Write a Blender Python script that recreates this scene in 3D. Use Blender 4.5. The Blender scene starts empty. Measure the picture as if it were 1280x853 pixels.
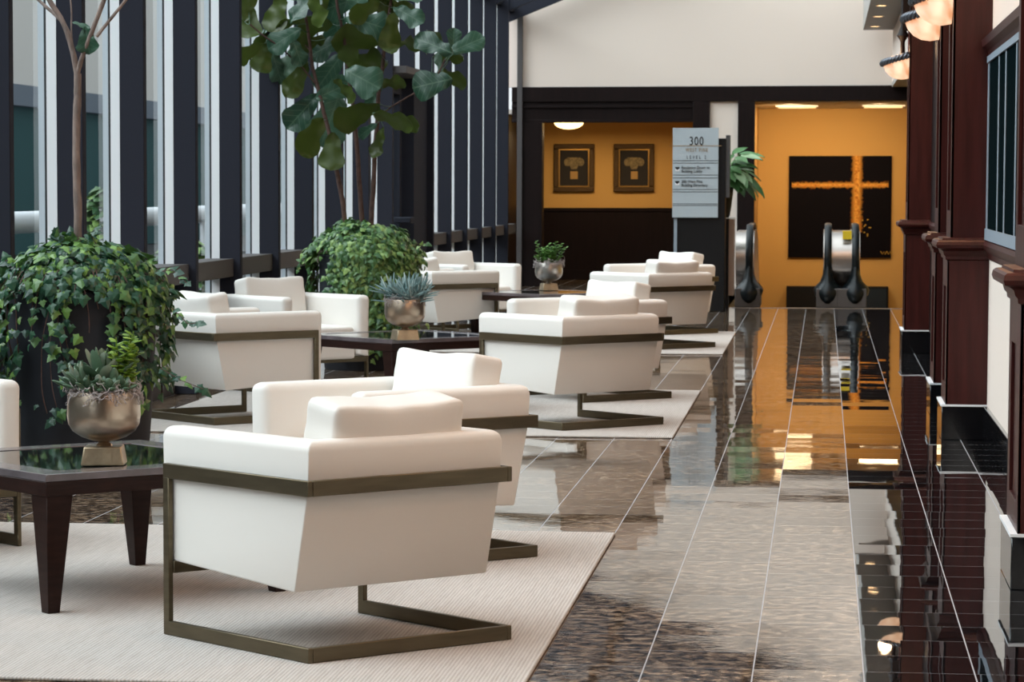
import bpy, bmesh, math, random
from mathutils import Vector, Matrix, noise
PI = math.pi
SC = bpy.context.scene
COL = SC.collection
R = math.radians

# ------------------------------------------------------------------ camera
F_PX, PCX, PCY, CAM_H, VX, VY = 3800.0, 450.0, 520.0, 1.40, 1030.0, 232.0
PITCH = math.atan((PCY - VY) / F_PX)
YAW = math.atan((VX - PCX) * math.cos(PITCH) / F_PX)
FW = Vector((-math.sin(YAW) * math.cos(PITCH), math.cos(YAW) * math.cos(PITCH), -math.sin(PITCH)))
RT = Vector((math.cos(YAW), math.sin(YAW), 0))
UP = RT.cross(FW)
cd = bpy.data.cameras.new('camera'); cam = bpy.data.objects.new('camera', cd); COL.objects.link(cam)
cd.sensor_fit = 'HORIZONTAL'; cd.sensor_width = 36.0; cd.lens = F_PX / 1280 * 36
cd.shift_x = (640 - PCX) / 1280; cd.shift_y = (PCY - 426.5) / 1280
cd.clip_start = 0.05; cd.clip_end = 400
M = Matrix((RT, UP, -FW)).transposed().to_4x4(); M.translation = (0, 0, CAM_H); cam.matrix_world = M
cd.dof.use_dof = True; cd.dof.focus_distance = 11.5; cd.dof.aperture_fstop = 15.0
SC.camera = cam


def at(px, py, Y):
    """the point of the vertical plane y=Y that the photograph shows at this pixel"""
    d = FW * F_PX + RT * (px - PCX) - UP * (py - PCY)
    p = d * (Y / d.y)
    return Vector((p.x, p.y, p.z + CAM_H))


# ------------------------------------------------------------------ materials
def nmat(name):
    m = bpy.data.materials.new(name); m.use_nodes = True
    nt = m.node_tree; nt.nodes.clear()
    out = nt.nodes.new('ShaderNodeOutputMaterial')
    return m, nt, out


def setin(n, **kw):
    for k, v in kw.items():
        n.inputs[k.replace('_', ' ')].default_value = v


def pbr(name, col, rough=.5, metal=0., bump=0., bscale=60., coat=0., spec=.5, vary=0., vscale=3., stretch=None, emit=None, estr=0., sheen=0.):
    m, nt, out = nmat(name)
    b = nt.nodes.new('ShaderNodeBsdfPrincipled'); nt.links.new(b.outputs[0], out.inputs[0])
    b.inputs['Base Color'].default_value = (*col, 1); b.inputs['Roughness'].default_value = rough
    b.inputs['Metallic'].default_value = metal; b.inputs['Coat Weight'].default_value = coat
    b.inputs['Specular IOR Level'].default_value = spec
    b.inputs['Sheen Weight'].default_value = sheen
    if emit:
        b.inputs['Emission Color'].default_value = (*emit, 1); b.inputs['Emission Strength'].default_value = estr
    tc = nt.nodes.new('ShaderNodeTexCoord'); src = tc.outputs['Object']
    if stretch:
        mp = nt.nodes.new('ShaderNodeMapping'); mp.inputs['Scale'].default_value = stretch
        nt.links.new(src, mp.inputs[0]); src = mp.outputs[0]
    if vary:
        n = nt.nodes.new('ShaderNodeTexNoise'); n.inputs['Scale'].default_value = vscale; n.inputs['Detail'].default_value = 5
        nt.links.new(src, n.inputs['Vector'])
        mr = nt.nodes.new('ShaderNodeMapRange'); setin(mr, From_Min=.3, From_Max=.7, To_Min=1 - vary, To_Max=1 + vary)
        nt.links.new(n.outputs[0], mr.inputs[0])
        mx = nt.nodes.new('ShaderNodeVectorMath'); mx.operation = 'SCALE'; mx.inputs[0].default_value = col
        nt.links.new(mr.outputs[0], mx.inputs['Scale']); nt.links.new(mx.outputs[0], b.inputs['Base Color'])
    if bump:
        n = nt.nodes.new('ShaderNodeTexNoise'); n.inputs['Scale'].default_value = bscale; n.inputs['Detail'].default_value = 4
        nt.links.new(src, n.inputs['Vector'])
        bp = nt.nodes.new('ShaderNodeBump'); bp.inputs['Strength'].default_value = bump; bp.inputs['Distance'].default_value = .01
        nt.links.new(n.outputs[0], bp.inputs['Height']); nt.links.new(bp.outputs[0], b.inputs['Normal'])
    return m


def mat_glass():
    m, nt, out = nmat('clear_glass')
    t = nt.nodes.new('ShaderNodeBsdfTransparent'); t.inputs[0].default_value = (.90, .95, .94, 1)
    g = nt.nodes.new('ShaderNodeBsdfGlossy'); g.inputs['Roughness'].default_value = 0.0
    fr = nt.nodes.new('ShaderNodeFresnel'); fr.inputs[0].default_value = 1.33
    mx = nt.nodes.new('ShaderNodeMixShader')
    nt.links.new(fr.outputs[0], mx.inputs[0]); nt.links.new(t.outputs[0], mx.inputs[1]); nt.links.new(g.outputs[0], mx.inputs[2])
    nt.links.new(mx.outputs[0], out.inputs[0])
    return m


def mat_floor(name, dark):
    """polished stone tiles: every tile lies at its own very slight tilt, with pale joints"""
    m, nt, out = nmat(name)
    N, L = nt.nodes, nt.links
    b = N.new('ShaderNodeBsdfPrincipled'); L.new(b.outputs[0], out.inputs[0])
    tc = N.new('ShaderNodeTexCoord')
    mp = N.new('ShaderNodeMapping'); T = .3155
    mp.inputs['Location'].default_value = (-.1285 / T, .07, 0); mp.inputs['Scale'].default_value = (1 / T, 1 / T, 1)
    L.new(tc.outputs['Object'], mp.inputs[0])
    fl = N.new('ShaderNodeVectorMath'); fl.operation = 'FLOOR'; L.new(mp.outputs[0], fl.inputs[0])
    fr = N.new('ShaderNodeVectorMath'); fr.operation = 'FRACTION'; L.new(mp.outputs[0], fr.inputs[0])
    wn = N.new('ShaderNodeTexWhiteNoise'); wn.noise_dimensions = '2D'; L.new(fl.outputs[0], wn.inputs['Vector'])
    sub = N.new('ShaderNodeVectorMath'); sub.operation = 'SUBTRACT'; sub.inputs[1].default_value = (.5, .5, .5); L.new(wn.outputs['Color'], sub.inputs[0])
    mul = N.new('ShaderNodeVectorMath'); mul.operation = 'MULTIPLY'; a = .0075
    mul.inputs[1].default_value = (a, a, 0); L.new(sub.outputs[0], mul.inputs[0])
    geo = N.new('ShaderNodeNewGeometry')
    ad = N.new('ShaderNodeVectorMath'); ad.operation = 'ADD'; L.new(geo.outputs['Normal'], ad.inputs[0]); L.new(mul.outputs[0], ad.inputs[1])
    # slow waviness across the polished surface
    nw = N.new('ShaderNodeTexNoise'); nw.inputs['Scale'].default_value = 5.0; L.new(tc.outputs['Object'], nw.inputs['Vector'])
    s2 = N.new('ShaderNodeVectorMath'); s2.operation = 'SUBTRACT'; s2.inputs[1].default_value = (.5, .5, .5); L.new(nw.outputs['Color'], s2.inputs[0])
    m2 = N.new('ShaderNodeVectorMath'); m2.operation = 'MULTIPLY'; w = .004 if dark else .007
    m2.inputs[1].default_value = (w, w, 0); L.new(s2.outputs[0], m2.inputs[0])
    ad2 = N.new('ShaderNodeVectorMath'); ad2.operation = 'ADD'; L.new(ad.outputs[0], ad2.inputs[0]); L.new(m2.outputs[0], ad2.inputs[1])
    nz = N.new('ShaderNodeVectorMath'); nz.operation = 'NORMALIZE'; L.new(ad2.outputs[0], nz.inputs[0])
    # joints
    sp = N.new('ShaderNodeSeparateXYZ'); L.new(fr.outputs[0], sp.inputs[0])

    def joint(sock, w):
        d = N.new('ShaderNodeMath'); d.operation = 'SUBTRACT'; d.inputs[1].default_value = .5; L.new(sock, d.inputs[0])
        ab = N.new('ShaderNodeMath'); ab.operation = 'ABSOLUTE'; L.new(d.outputs[0], ab.inputs[0])
        g = N.new('ShaderNodeMath'); g.operation = 'GREATER_THAN'; g.inputs[1].default_value = .5 - w; L.new(ab.outputs[0], g.inputs[0])
        return g.outputs[0]
    j = N.new('ShaderNodeMath'); j.operation = 'MAXIMUM'; L.new(joint(sp.outputs[0], .0065), j.inputs[0]); L.new(joint(sp.outputs[1], .0028), j.inputs[1])
    # stone
    n1 = N.new('ShaderNodeTexNoise'); n1.inputs['Scale'].default_value = 21; n1.inputs['Detail'].default_value = 5; n1.inputs['Roughness'].default_value = .72
    L.new(tc.outputs['Object'], n1.inputs['Vector'])
    cr = N.new('ShaderNodeValToRGB'); L.new(n1.outputs[0], cr.inputs[0])
    e = cr.color_ramp.elements
    if dark:
        e[0].position = .3; e[0].color = (.003, .003, .0035, 1); e[1].position = .75; e[1].color = (.010, .010, .011, 1)
    else:
        e[0].position = .40; e[0].color = (.006, .005, .0045, 1); e[1].position = .60; e[1].color = (.33, .24, .165, 1)
        k = e.new(.5); k.color = (.105, .067, .041, 1)
    tv = N.new('ShaderNodeMapRange'); setin(tv, To_Min=.75, To_Max=1.25); L.new(wn.outputs['Value'], tv.inputs[0])
    sc = N.new('ShaderNodeVectorMath'); sc.operation = 'SCALE'; L.new(cr.outputs[0], sc.inputs[0]); L.new(tv.outputs[0], sc.inputs['Scale'])
    mixc = N.new('ShaderNodeMix'); mixc.data_type = 'RGBA'; L.new(j.outputs[0], mixc.inputs[0]); L.new(sc.outputs[0], mixc.inputs[6])
    mixc.inputs[7].default_value = (.34, .35, .38, 1); L.new(mixc.outputs[2], b.inputs['Base Color'])
    rr = N.new('ShaderNodeMapRange'); setin(rr, To_Min=.012 if dark else .022, To_Max=.6); L.new(j.outputs[0], rr.inputs[0]); L.new(rr.outputs[0], b.inputs['Roughness'])
    b.inputs['IOR'].default_value = 1.75 if dark else 2.1
    gl = N.new('ShaderNodeMapRange'); setin(gl, From_Min=.40, From_Max=.52, To_Min=.5 if dark else .12, To_Max=.5 if dark else .66); L.new(n1.outputs[0], gl.inputs[0])
    sl = N.new('ShaderNodeMix'); L.new(j.outputs[0], sl.inputs[0]); L.new(gl.outputs[0], sl.inputs[2]); sl.inputs[3].default_value = .15; L.new(sl.outputs[0], b.inputs['Specular IOR Level'])
    if dark:
        L.new(nz.outputs[0], b.inputs['Normal'])
    else:
        bp = N.new('ShaderNodeBump'); bp.inputs['Strength'].default_value = .10; bp.inputs['Distance'].default_value = .0012
        n2 = N.new('ShaderNodeTexNoise'); n2.inputs['Scale'].default_value = 30; n2.inputs['Detail'].default_value = 4
        L.new(tc.outputs['Object'], n2.inputs['Vector'])
        L.new(n2.outputs[0], bp.inputs['Height']); L.new(nz.outputs[0], bp.inputs['Normal']); L.new(bp.outputs[0], b.inputs['Normal'])
    return m


def mat_rug():
    m, nt, out = nmat('ribbed_rug'); N, L = nt.nodes, nt.links
    b = N.new('ShaderNodeBsdfPrincipled'); L.new(b.outputs[0], out.inputs[0]); b.inputs['Roughness'].default_value = .95
    b.inputs['Specular IOR Level'].default_value = .1
    tc = N.new('ShaderNodeTexCoord')
    w = N.new('ShaderNodeTexWave'); w.inputs['Scale'].default_value = 27; w.inputs['Distortion'].default_value = 1.6; w.inputs['Detail Scale'].default_value = 6
    mp = N.new('ShaderNodeMapping'); mp.inputs['Scale'].default_value = (1, .06, 1); L.new(tc.outputs['Object'], mp.inputs[0]); L.new(mp.outputs[0], w.inputs['Vector'])
    n = N.new('ShaderNodeTexNoise'); n.inputs['Scale'].default_value = 70; L.new(mp.outputs[0], n.inputs['Vector'])
    n3 = N.new('ShaderNodeTexNoise'); n3.inputs['Scale'].default_value = 160; L.new(tc.outputs['Object'], n3.inputs['Vector'])
    a = N.new('ShaderNodeMath'); a.operation = 'ADD'; L.new(w.outputs[1], a.inputs[0]); L.new(n.outputs[0], a.inputs[1])
    a2 = N.new('ShaderNodeMath'); a2.operation = 'ADD'; L.new(a.outputs[0], a2.inputs[0]); L.new(n3.outputs[0], a2.inputs[1])
    cr = N.new('ShaderNodeValToRGB'); e = cr.color_ramp.elements
    dv = N.new('ShaderNodeMath'); dv.operation = 'MULTIPLY'; dv.inputs[1].default_value = .4; L.new(a2.outputs[0], dv.inputs[0])
    e[0].position = .3; e[0].color = (.36, .325, .295, 1); e[1].position = .8; e[1].color = (.53, .495, .465, 1)
    L.new(dv.outputs[0], cr.inputs[0]); L.new(cr.outputs[0], b.inputs['Base Color'])
    bp = N.new('ShaderNodeBump'); bp.inputs['Strength'].default_value = .35; bp.inputs['Distance'].default_value = .003
    L.new(a2.outputs[0], bp.inputs['Height']); L.new(bp.outputs[0], b.inputs['Normal'])
    return m


def mat_leaf(name, lo, mid, hi, under, rough=.42, veins=False, spec=.5):
    m, nt, out = nmat(name); N, L = nt.nodes, nt.links
    b = N.new('ShaderNodeBsdfPrincipled'); b.inputs['Roughness'].default_value = rough; b.inputs['Specular IOR Level'].default_value = spec
    geo = N.new('ShaderNodeNewGeometry')
    cr = N.new('ShaderNodeValToRGB'); e = cr.color_ramp.elements
    e[0].position = .0; e[0].color = (*lo, 1); e[1].position = 1.; e[1].color = (*hi, 1); k = e.new(.6); k.color = (*mid, 1)
    L.new(geo.outputs['Random Per Island'], cr.inputs[0]); col = cr.outputs[0]
    if veins:
        uv = N.new('ShaderNodeUVMap'); sp = N.new('ShaderNodeSeparateXYZ'); L.new(uv.outputs[0], sp.inputs[0])
        d = N.new('ShaderNodeMath'); d.operation = 'SUBTRACT'; d.inputs[1].default_value = .5; L.new(sp.outputs[0], d.inputs[0])
        ab = N.new('ShaderNodeMath'); ab.operation = 'ABSOLUTE'; L.new(d.outputs[0], ab.inputs[0])
        lt = N.new('ShaderNodeMath'); lt.operation = 'LESS_THAN'; lt.inputs[1].default_value = .022; L.new(ab.outputs[0], lt.inputs[0])
        ma = N.new('ShaderNodeMath'); ma.operation = 'MULTIPLY_ADD'; ma.inputs[1].default_value = -.55; L.new(ab.outputs[0], ma.inputs[0]); L.new(sp.outputs[1], ma.inputs[2])
        ms = N.new('ShaderNodeMath'); ms.operation = 'MULTIPLY'; ms.inputs[1].default_value = 6.5; L.new(ma.outputs[0], ms.inputs[0])
        fr = N.new('ShaderNodeMath'); fr.operation = 'FRACT'; L.new(ms.outputs[0], fr.inputs[0])
        l2 = N.new('ShaderNodeMath'); l2.operation = 'LESS_THAN'; l2.inputs[1].default_value = .1; L.new(fr.outputs[0], l2.inputs[0])
        mxv = N.new('ShaderNodeMath'); mxv.operation = 'MAXIMUM'; L.new(lt.outputs[0], mxv.inputs[0]); L.new(l2.outputs[0], mxv.inputs[1])
        sc = N.new('ShaderNodeMath'); sc.operation = 'MULTIPLY'; sc.inputs[1].default_value = .28; L.new(mxv.outputs[0], sc.inputs[0])
        mv = N.new('ShaderNodeMix'); mv.data_type = 'RGBA'; L.new(sc.outputs[0], mv.inputs[0]); L.new(col, mv.inputs[6]); mv.inputs[7].default_value = (.20, .30, .20, 1)
        col = mv.outputs[2]
    mu = N.new('ShaderNodeMix'); mu.data_type = 'RGBA'; L.new(geo.outputs['Backfacing'], mu.inputs[0]); L.new(col, mu.inputs[6]); mu.inputs[7].default_value = (*under, 1)
    L.new(mu.outputs[2], b.inputs['Base Color'])
    tr = N.new('ShaderNodeBsdfTranslucent'); L.new(mu.outputs[2], tr.inputs[0])
    mx = N.new('ShaderNodeMixShader'); mx.inputs[0].default_value = .22; L.new(b.outputs[0], mx.inputs[1]); L.new(tr.outputs[0], mx.inputs[2])
    L.new(mx.outputs[0], out.inputs[0])
    return m


def mat_emit(name, col, s, marble=False):
    m, nt, out = nmat(name); N, L = nt.nodes, nt.links
    b = N.new('ShaderNodeBsdfPrincipled'); b.inputs['Base Color'].default_value = (.8, .75, .7, 1); b.inputs['Roughness'].default_value = .3
    b.inputs['Emission Color'].default_value = (*col, 1); b.inputs['Emission Strength'].default_value = s
    if marble:
        tc = N.new('ShaderNodeTexCoord'); n = N.new('ShaderNodeTexNoise'); n.inputs['Scale'].default_value = 5; n.inputs['Detail'].default_value = 2; n.inputs['Distortion'].default_value = .8
        L.new(tc.outputs['Object'], n.inputs['Vector'])
        cr = N.new('ShaderNodeValToRGB'); e = cr.color_ramp.elements
        e[0].position = .36; e[0].color = (.62, .22, .07, 1); e[1].position = .58; e[1].color = (1, .66, .42, 1)
        L.new(n.outputs[0], cr.inputs[0]); L.new(cr.outputs[0], b.inputs['Emission Color'])
    L.new(b.outputs[0], out.inputs[0])
    return m


def mat_painting():
    """dark canvas with a loose band of gold crossing a vertical one"""
    m, nt, out = nmat('abstract_painting'); N, L = nt.nodes, nt.links
    b = N.new('ShaderNodeBsdfPrincipled'); b.inputs['Roughness'].default_value = .7; b.inputs['Specular IOR Level'].default_value = .08; L.new(b.outputs[0], out.inputs[0])
    tc = N.new('ShaderNodeTexCoord'); sp = N.new('ShaderNodeSeparateXYZ'); L.new(tc.outputs['Generated'], sp.inputs[0])
    n = N.new('ShaderNodeTexNoise'); n.inputs['Scale'].default_value = 20; n.inputs['Detail'].default_value = 8; n.inputs['Roughness'].default_value = .7
    L.new(tc.outputs['Object'], n.inputs['Vector'])

    def band(sock, c, w, jit):
        d = N.new('ShaderNodeMath'); d.operation = 'SUBTRACT'; d.inputs[1].default_value = c; L.new(sock, d.inputs[0])
        ab = N.new('ShaderNodeMath'); ab.operation = 'ABSOLUTE'; L.new(d.outputs[0], ab.inputs[0])
        nn = N.new('ShaderNodeMath'); nn.operation = 'MULTIPLY_ADD'; nn.inputs[1].default_value = jit; L.new(n.outputs[0], nn.inputs[0]); L.new(ab.outputs[0], nn.inputs[2])
        mr = N.new('ShaderNodeMapRange'); setin(mr, From_Min=w + jit * .5, From_Max=w * .35 + jit * .5); L.new(nn.outputs[0], mr.inputs[0])
        return mr.outputs[0]

    def step(sock, thr, op):
        g = N.new('ShaderNodeMath'); g.operation = op; g.inputs[1].default_value = thr; L.new(sock, g.inputs[0]); return g.outputs[0]

    def mul(a, c):
        g = N.new('ShaderNodeMath'); g.operation = 'MULTIPLY'; L.new(a, g.inputs[0]); L.new(c, g.inputs[1]); return g.outputs[0]
    v = mul(band(sp.outputs[0], .665, .060, .11), step(sp.outputs[2], .25, 'GREATER_THAN'))
    h = mul(mul(band(sp.outputs[2], .715, .034, .10), step(sp.outputs[0], .03, 'GREATER_THAN')), step(sp.outputs[0], .97, 'LESS_THAN'))
    mx = N.new('ShaderNodeMath'); mx.operation = 'MAXIMUM'; L.new(v, mx.inputs[0]); L.new(h, mx.inputs[1])
    gold = N.new('ShaderNodeValToRGB'); e = gold.color_ramp.elements; e[0].position = .35; e[0].color = (.35, .09, .01, 1); e[1].position = .65; e[1].color = (.95, .50, .10, 1)
    L.new(n.outputs[0], gold.inputs[0])
    mc = N.new('ShaderNodeMix'); mc.data_type = 'RGBA'; mc.inputs[6].default_value = (.003, .0022, .0045, 1)
    L.new(mx.outputs[0], mc.inputs[0]); L.new(gold.outputs[0], mc.inputs[7]); L.new(mc.outputs[2], b.inputs['Base Color'])
    return m


MT = dict(
    leather=pbr('white_leather', (.78, .745, .70), .42, bump=.10, bscale=9, spec=.35),
    bronze=pbr('dark_bronze', (.135, .108, .068), .40, metal=.85, vary=.15, vscale=6, stretch=(1, 1, 8)),
    espresso=pbr('espresso_wood', (.020, .0085, .0065), .35, vary=.25, vscale=5, stretch=(2, 2, 14), spec=.15),
    table_rim=pbr('brown_wood_rim', (.105, .085, .090), .22, vary=.25, vscale=9, coat=.4),
    table_glass=pbr('dark_table_glass', (.012, .014, .013), .03, spec=.7),
    mahogany=pbr('mahogany', (.045, .0090, .0075), .34, vary=.3, vscale=4, stretch=(6, 6, .6), spec=.3),
    mahogany_dark=pbr('mahogany_dark', (.0075, .0028, .0025), .45, spec=.2, vary=.3, vscale=4, stretch=(6, 6, .6)),
    white_wall=pbr('cream_wall', (.85, .735, .650), .8, bump=.05, bscale=120),
    grey_paint=pbr('soffit_paint', (.42, .39, .36), .8),
    yellow_wall=pbr('ochre_wall', (.60, .35, .105), .8, bump=.05, bscale=90),
    post=pbr('charcoal_post', (.027, .029, .040), .7, spec=.07, bump=.03, bscale=150),
    sill=pbr('grey_brown_rail', (.085, .080, .080), .6, spec=.2),
    silver=pbr('silver_frame', (.84, .87, .90), .45),
    outer_metal=pbr('blue_grey_metal', (.50, .57, .63), .5),
    gasket=pbr('black_gasket', (.008, .008, .009), .5),
    black_granite=pbr('black_granite', (.006, .006, .007), .08, spec=.6),
    planter=pbr('matte_black_planter', (.014, .0165, .024), .62, bump=.05, bscale=80),
    soil=pbr('dark_soil', (.02, .015, .01), .95, bump=.6, bscale=40),
    bark=pbr('bark', (.24, .18, .155), .85, bump=.9, bscale=45, vary=.4, vscale=25, stretch=(1, 1, .35)),
    bark_red=pbr('thin_brown_bark', (.085, .045, .035), .8, bump=.5, bscale=60, vary=.3, vscale=30),
    pot=pbr('brushed_bronze_bowl', (.46, .365, .28), .30, metal=.95, vary=.15, vscale=5, bump=.04, bscale=70),
    pot_silver=pbr('brushed_nickel_bowl', (.55, .51, .47), .30, metal=.95, vary=.12, vscale=5, bump=.04, bscale=70),
    stone=pbr('brass_block', (.42, .33, .22), .38, metal=.75, vary=.2, vscale=18, bump=.2, bscale=30),
    moss=pbr('dried_moss', (.42, .37, .36), .9),
    succ_blue=mat_leaf('blue_succulent', (.15, .25, .25), (.25, .37, .37), (.40, .50, .48), (.25, .37, .37), .5),
    succ_green=mat_leaf('green_succulent', (.05, .11, .06), (.12, .20, .12), (.30, .36, .28), (.1, .18, .1), .4),
    succ_lime=mat_leaf('lime_sprig', (.12, .24, .02), (.20, .34, .03), (.34, .48, .06), (.15, .26, .03), .45),
    ivy=mat_leaf('ivy_leaf', (.014, .058, .036), (.036, .115, .058), (.22, .40, .08), (.07, .15, .04), .30),
    ivy_light=mat_leaf('pale_ivy_leaf', (.030, .10, .04), (.12, .25, .075), (.32, .48, .14), (.09, .18, .05), .34),
    fig=mat_leaf('fig_leaf', (.022, .066, .038), (.045, .115, .070), (.13, .21, .14), (.060, .090, .016), .30, veins=True),
    dief=mat_leaf('variegated_leaf', (.05, .16, .05), (.14, .30, .11), (.45, .60, .38), (.12, .25, .08), .4),
    shrub=mat_leaf('small_shrub_leaf', (.05, .15, .02), (.11, .26, .045), (.22, .42, .10), (.1, .2, .04), .45),
    glass=mat_glass(),
    dark_glass=pbr('dark_window_glass', (.004, .008, .009), .6, spec=.0),
    blue_frame=pbr('blue_grey_frame', (.30, .37, .44), .35),
    steel=pbr('brushed_steel', (.62, .56, .52), .28, metal=.95, bump=.05, bscale=30, stretch=(8, 1, 1)),
    black_rubber=pbr('black_handrail', (.005, .008, .010), .35, spec=.35),
    black_plastic=pbr('black_kiosk', (.008, .008, .009), .4, spec=.25),
    grey_base=pbr('grey_escalator_base', (.10, .085, .08), .45),
    beige_panel=pbr('beige_panel', (.42, .30, .24), .5),
    cabinet_blue=pbr('dark_blue_panel', (.018, .028, .042), .5, spec=.2),
    yellow_tag=pbr('yellow_tag', (.85, .60, .02), .5),
    sign=pbr('brushed_silver_sign', (.46, .53, .575), .45, metal=.15, bump=.25, bscale=25, stretch=(.3, 1, 9)),
    ink=pbr('dark_ink', (.02, .02, .022), .6),
    brass=pbr('brass_line', (.45, .30, .16), .4, metal=.6),
    white_ink=pbr('white_ink', (.85, .86, .88), .6),
    gold_frame=pbr('old_gold_frame', (.075, .040, .012), .4, metal=.5, bump=1., bscale=70),
    gold_lip=pbr('gold_inner_lip', (.55, .30, .07), .3, metal=.7),
    canvas=pbr('dark_canvas', (.007, .004, .003), .7),
    print_ivory=pbr('ivory_print', (.20, .15, .07), .7, vary=.5, vscale=40),
    print_gold=pbr('gold_print', (.42, .25, .08), .7),
    painting=mat_painting(),
    signature=pbr('ochre_paint', (.5, .30, .04), .7),
    rope=pbr('pewter_rope', (.11, .12, .14), .32, metal=.7),
    alabaster=mat_emit('alabaster_glow', (1, .6, .35), 1.12, True),
    lamp=mat_emit('warm_lamp', (1, .62, .22), 5.0),
    panel_light=mat_emit('panel_light', (1, .60, .25), 1.6),
    downlight=mat_emit('downlight_glow', (1, .62, .30), 5),
    fac_beige=pbr('facade_beige', (.68, .655, .62), .9, spec=.1),
    fac_teal=pbr('facade_teal', (.028, .088, .090), .7, spec=.05),
    fac_grey=pbr('facade_grey', (.16, .19, .23), .8, spec=.1),
    paving=pbr('outdoor_paving', (.06, .065, .067), .9, spec=.1),
    rail_white=pbr('white_rail', (.72, .76, .80), .6, spec=.2),
    rug=mat_rug(),
    floor=mat_floor('brown_granite_tiles', False), floor_dark=mat_floor('black_granite_tiles', True),
    ceil_white=pbr('alcove_ceiling', (.80, .74, .66), .8),
)


# ------------------------------------------------------------------ mesh builder
class MB:
    def __init__(s): s.v, s.f, s.uv = [], [], None

    def add(s, verts, faces, mat=None):
        o = len(s.v)
        s.v += [tuple(mat @ Vector(p)) if mat else tuple(p) for p in verts]
        s.f += [tuple(i + o for i in q) for q in faces]
        return s

    def box(s, x0, x1, y0, y1, z0, z1, mat=None):
        return s.add([(x0, y0, z0), (x1, y0, z0), (x1, y1, z0), (x0, y1, z0), (x0, y0, z1), (x1, y0, z1), (x1, y1, z1), (x0, y1, z1)],
                     [(0, 3, 2, 1), (4, 5, 6, 7), (0, 1, 5, 4), (1, 2, 6, 5), (2, 3, 7, 6), (3, 0, 4, 7)], mat)

    def prism(s, poly, a, b, axis='x', mat=None):
        """poly of 2D points swept from a to b along axis; the 2D axes are the other two in xyz order"""
        def p(u, w, t): return (t, u, w) if axis == 'x' else ((u, t, w) if axis == 'y' else (u, w, t))
        n = len(poly)
        return s.add([p(u, w, a) for u, w in poly] + [p(u, w, b) for u, w in poly],
                     [tuple(range(n)), tuple(range(2 * n - 1, n - 1, -1))] + [(i, (i + 1) % n, n + (i + 1) % n, n + i) for i in range(n)], mat)

    def lathe(s, prof, n=40, c=(0, 0, 0), a0=0., a1=2 * PI, closed=True, mat=None):
        vs, fs = [], []
        m = n if closed else n + 1
        for r, z in prof:
            for i in range(m):
                a = a0 + (a1 - a0) * i / n
                vs.append((c[0] + r * math.cos(a), c[1] + r * math.sin(a), c[2] + z))
        for k in range(len(prof) - 1):
            for i in range(n):
                j = (i + 1) % m
                fs.append((k * m + i, k * m + j, (k + 1) * m + j, (k + 1) * m + i))
        return s.add(vs, fs, mat)

    def tube(s, path, rad, n=8, cap=True, mat=None):
        path = [Vector(p) for p in path]
        rs = rad if isinstance(rad, (list, tuple)) else [rad] * len(path)
        vs, fs = [], []
        t0 = (path[1] - path[0]).normalized()
        u = t0.orthogonal().normalized()
        for i, p in enumerate(path):
            t = (path[min(i + 1, len(path) - 1)] - path[max(i - 1, 0)]).normalized()
            u = (u - t * u.dot(t)); u = u.normalized() if u.length > 1e-6 else t.orthogonal().normalized()
            w = t.cross(u)
            for k in range(n):
                a = 2 * PI * k / n
                vs.append(p + (u * math.cos(a) + w * math.sin(a)) * rs[i])
        for i in range(len(path) - 1):
            for k in range(n):
                fs.append((i * n + k, i * n + (k + 1) % n, (i + 1) * n + (k + 1) % n, (i + 1) * n + k))
        if cap:
            fs.append(tuple(range(n - 1, -1, -1))); fs.append(tuple((len(path) - 1) * n + k for k in range(n)))
        return s.add(vs, fs, mat)

    def build(s, name, mat, parent=None, bevel=0., seg=2, smooth=True, angle=40., subsurf=0, recalc=True, loc=None):
        me = bpy.data.meshes.new(name); me.from_pydata(s.v, [], s.f); me.update()
        if recalc:
            bm = bmesh.new(); bm.from_mesh(me); bmesh.ops.recalc_face_normals(bm, faces=bm.faces); bm.to_mesh(me); bm.free()
        if s.uv:
            ul = me.uv_layers.new(name='UVMap')
            for lp in me.loops: ul.data[lp.index].uv = s.uv[lp.vertex_index]
        me.materials.append(MT[mat] if isinstance(mat, str) else mat)
        if smooth:
            for p in me.polygons: p.use_smooth = True
            if angle < 180: me.set_sharp_from_angle(angle=R(angle))
        o = bpy.data.objects.new(name, me); COL.objects.link(o)
        if parent: o.parent = parent
        if loc: o.location = loc
        if bevel:
            b = o.modifiers.new('bevel', 'BEVEL'); b.width = bevel; b.segments = seg; b.limit_method = 'ANGLE'; b.angle_limit = R(35)
            b.harden_normals = False
        if subsurf:
            b = o.modifiers.new('subsurf', 'SUBSURF'); b.levels = subsurf; b.render_levels = subsurf
        return o


def tag(o, label=None, cat=None, group=None, kind=None):
    if label: o['label'] = label
    if cat: o['category'] = cat
    if group: o['group'] = group
    if kind: o['kind'] = kind
    return o


def empty(name, loc=(0, 0, 0), rz=0., label=None, cat=None, group=None, kind=None):
    o = bpy.data.objects.new(name, None); COL.objects.link(o); o.location = loc; o.rotation_euler = (0, 0, rz)
    o.empty_display_size = .1
    return tag(o, label, cat, group, kind)


def copy_tree(o, parent=None):
    kids = [c for c in o.children]
    c = o.copy(); COL.objects.link(c)
    if parent is not None: c.parent = parent
    for k in kids: copy_tree(k, c)
    return c


def structure(name, mb, mat, label, cat, **kw):
    return tag(mb.build(name, mat, **kw), label, cat, kind='structure')


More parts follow.
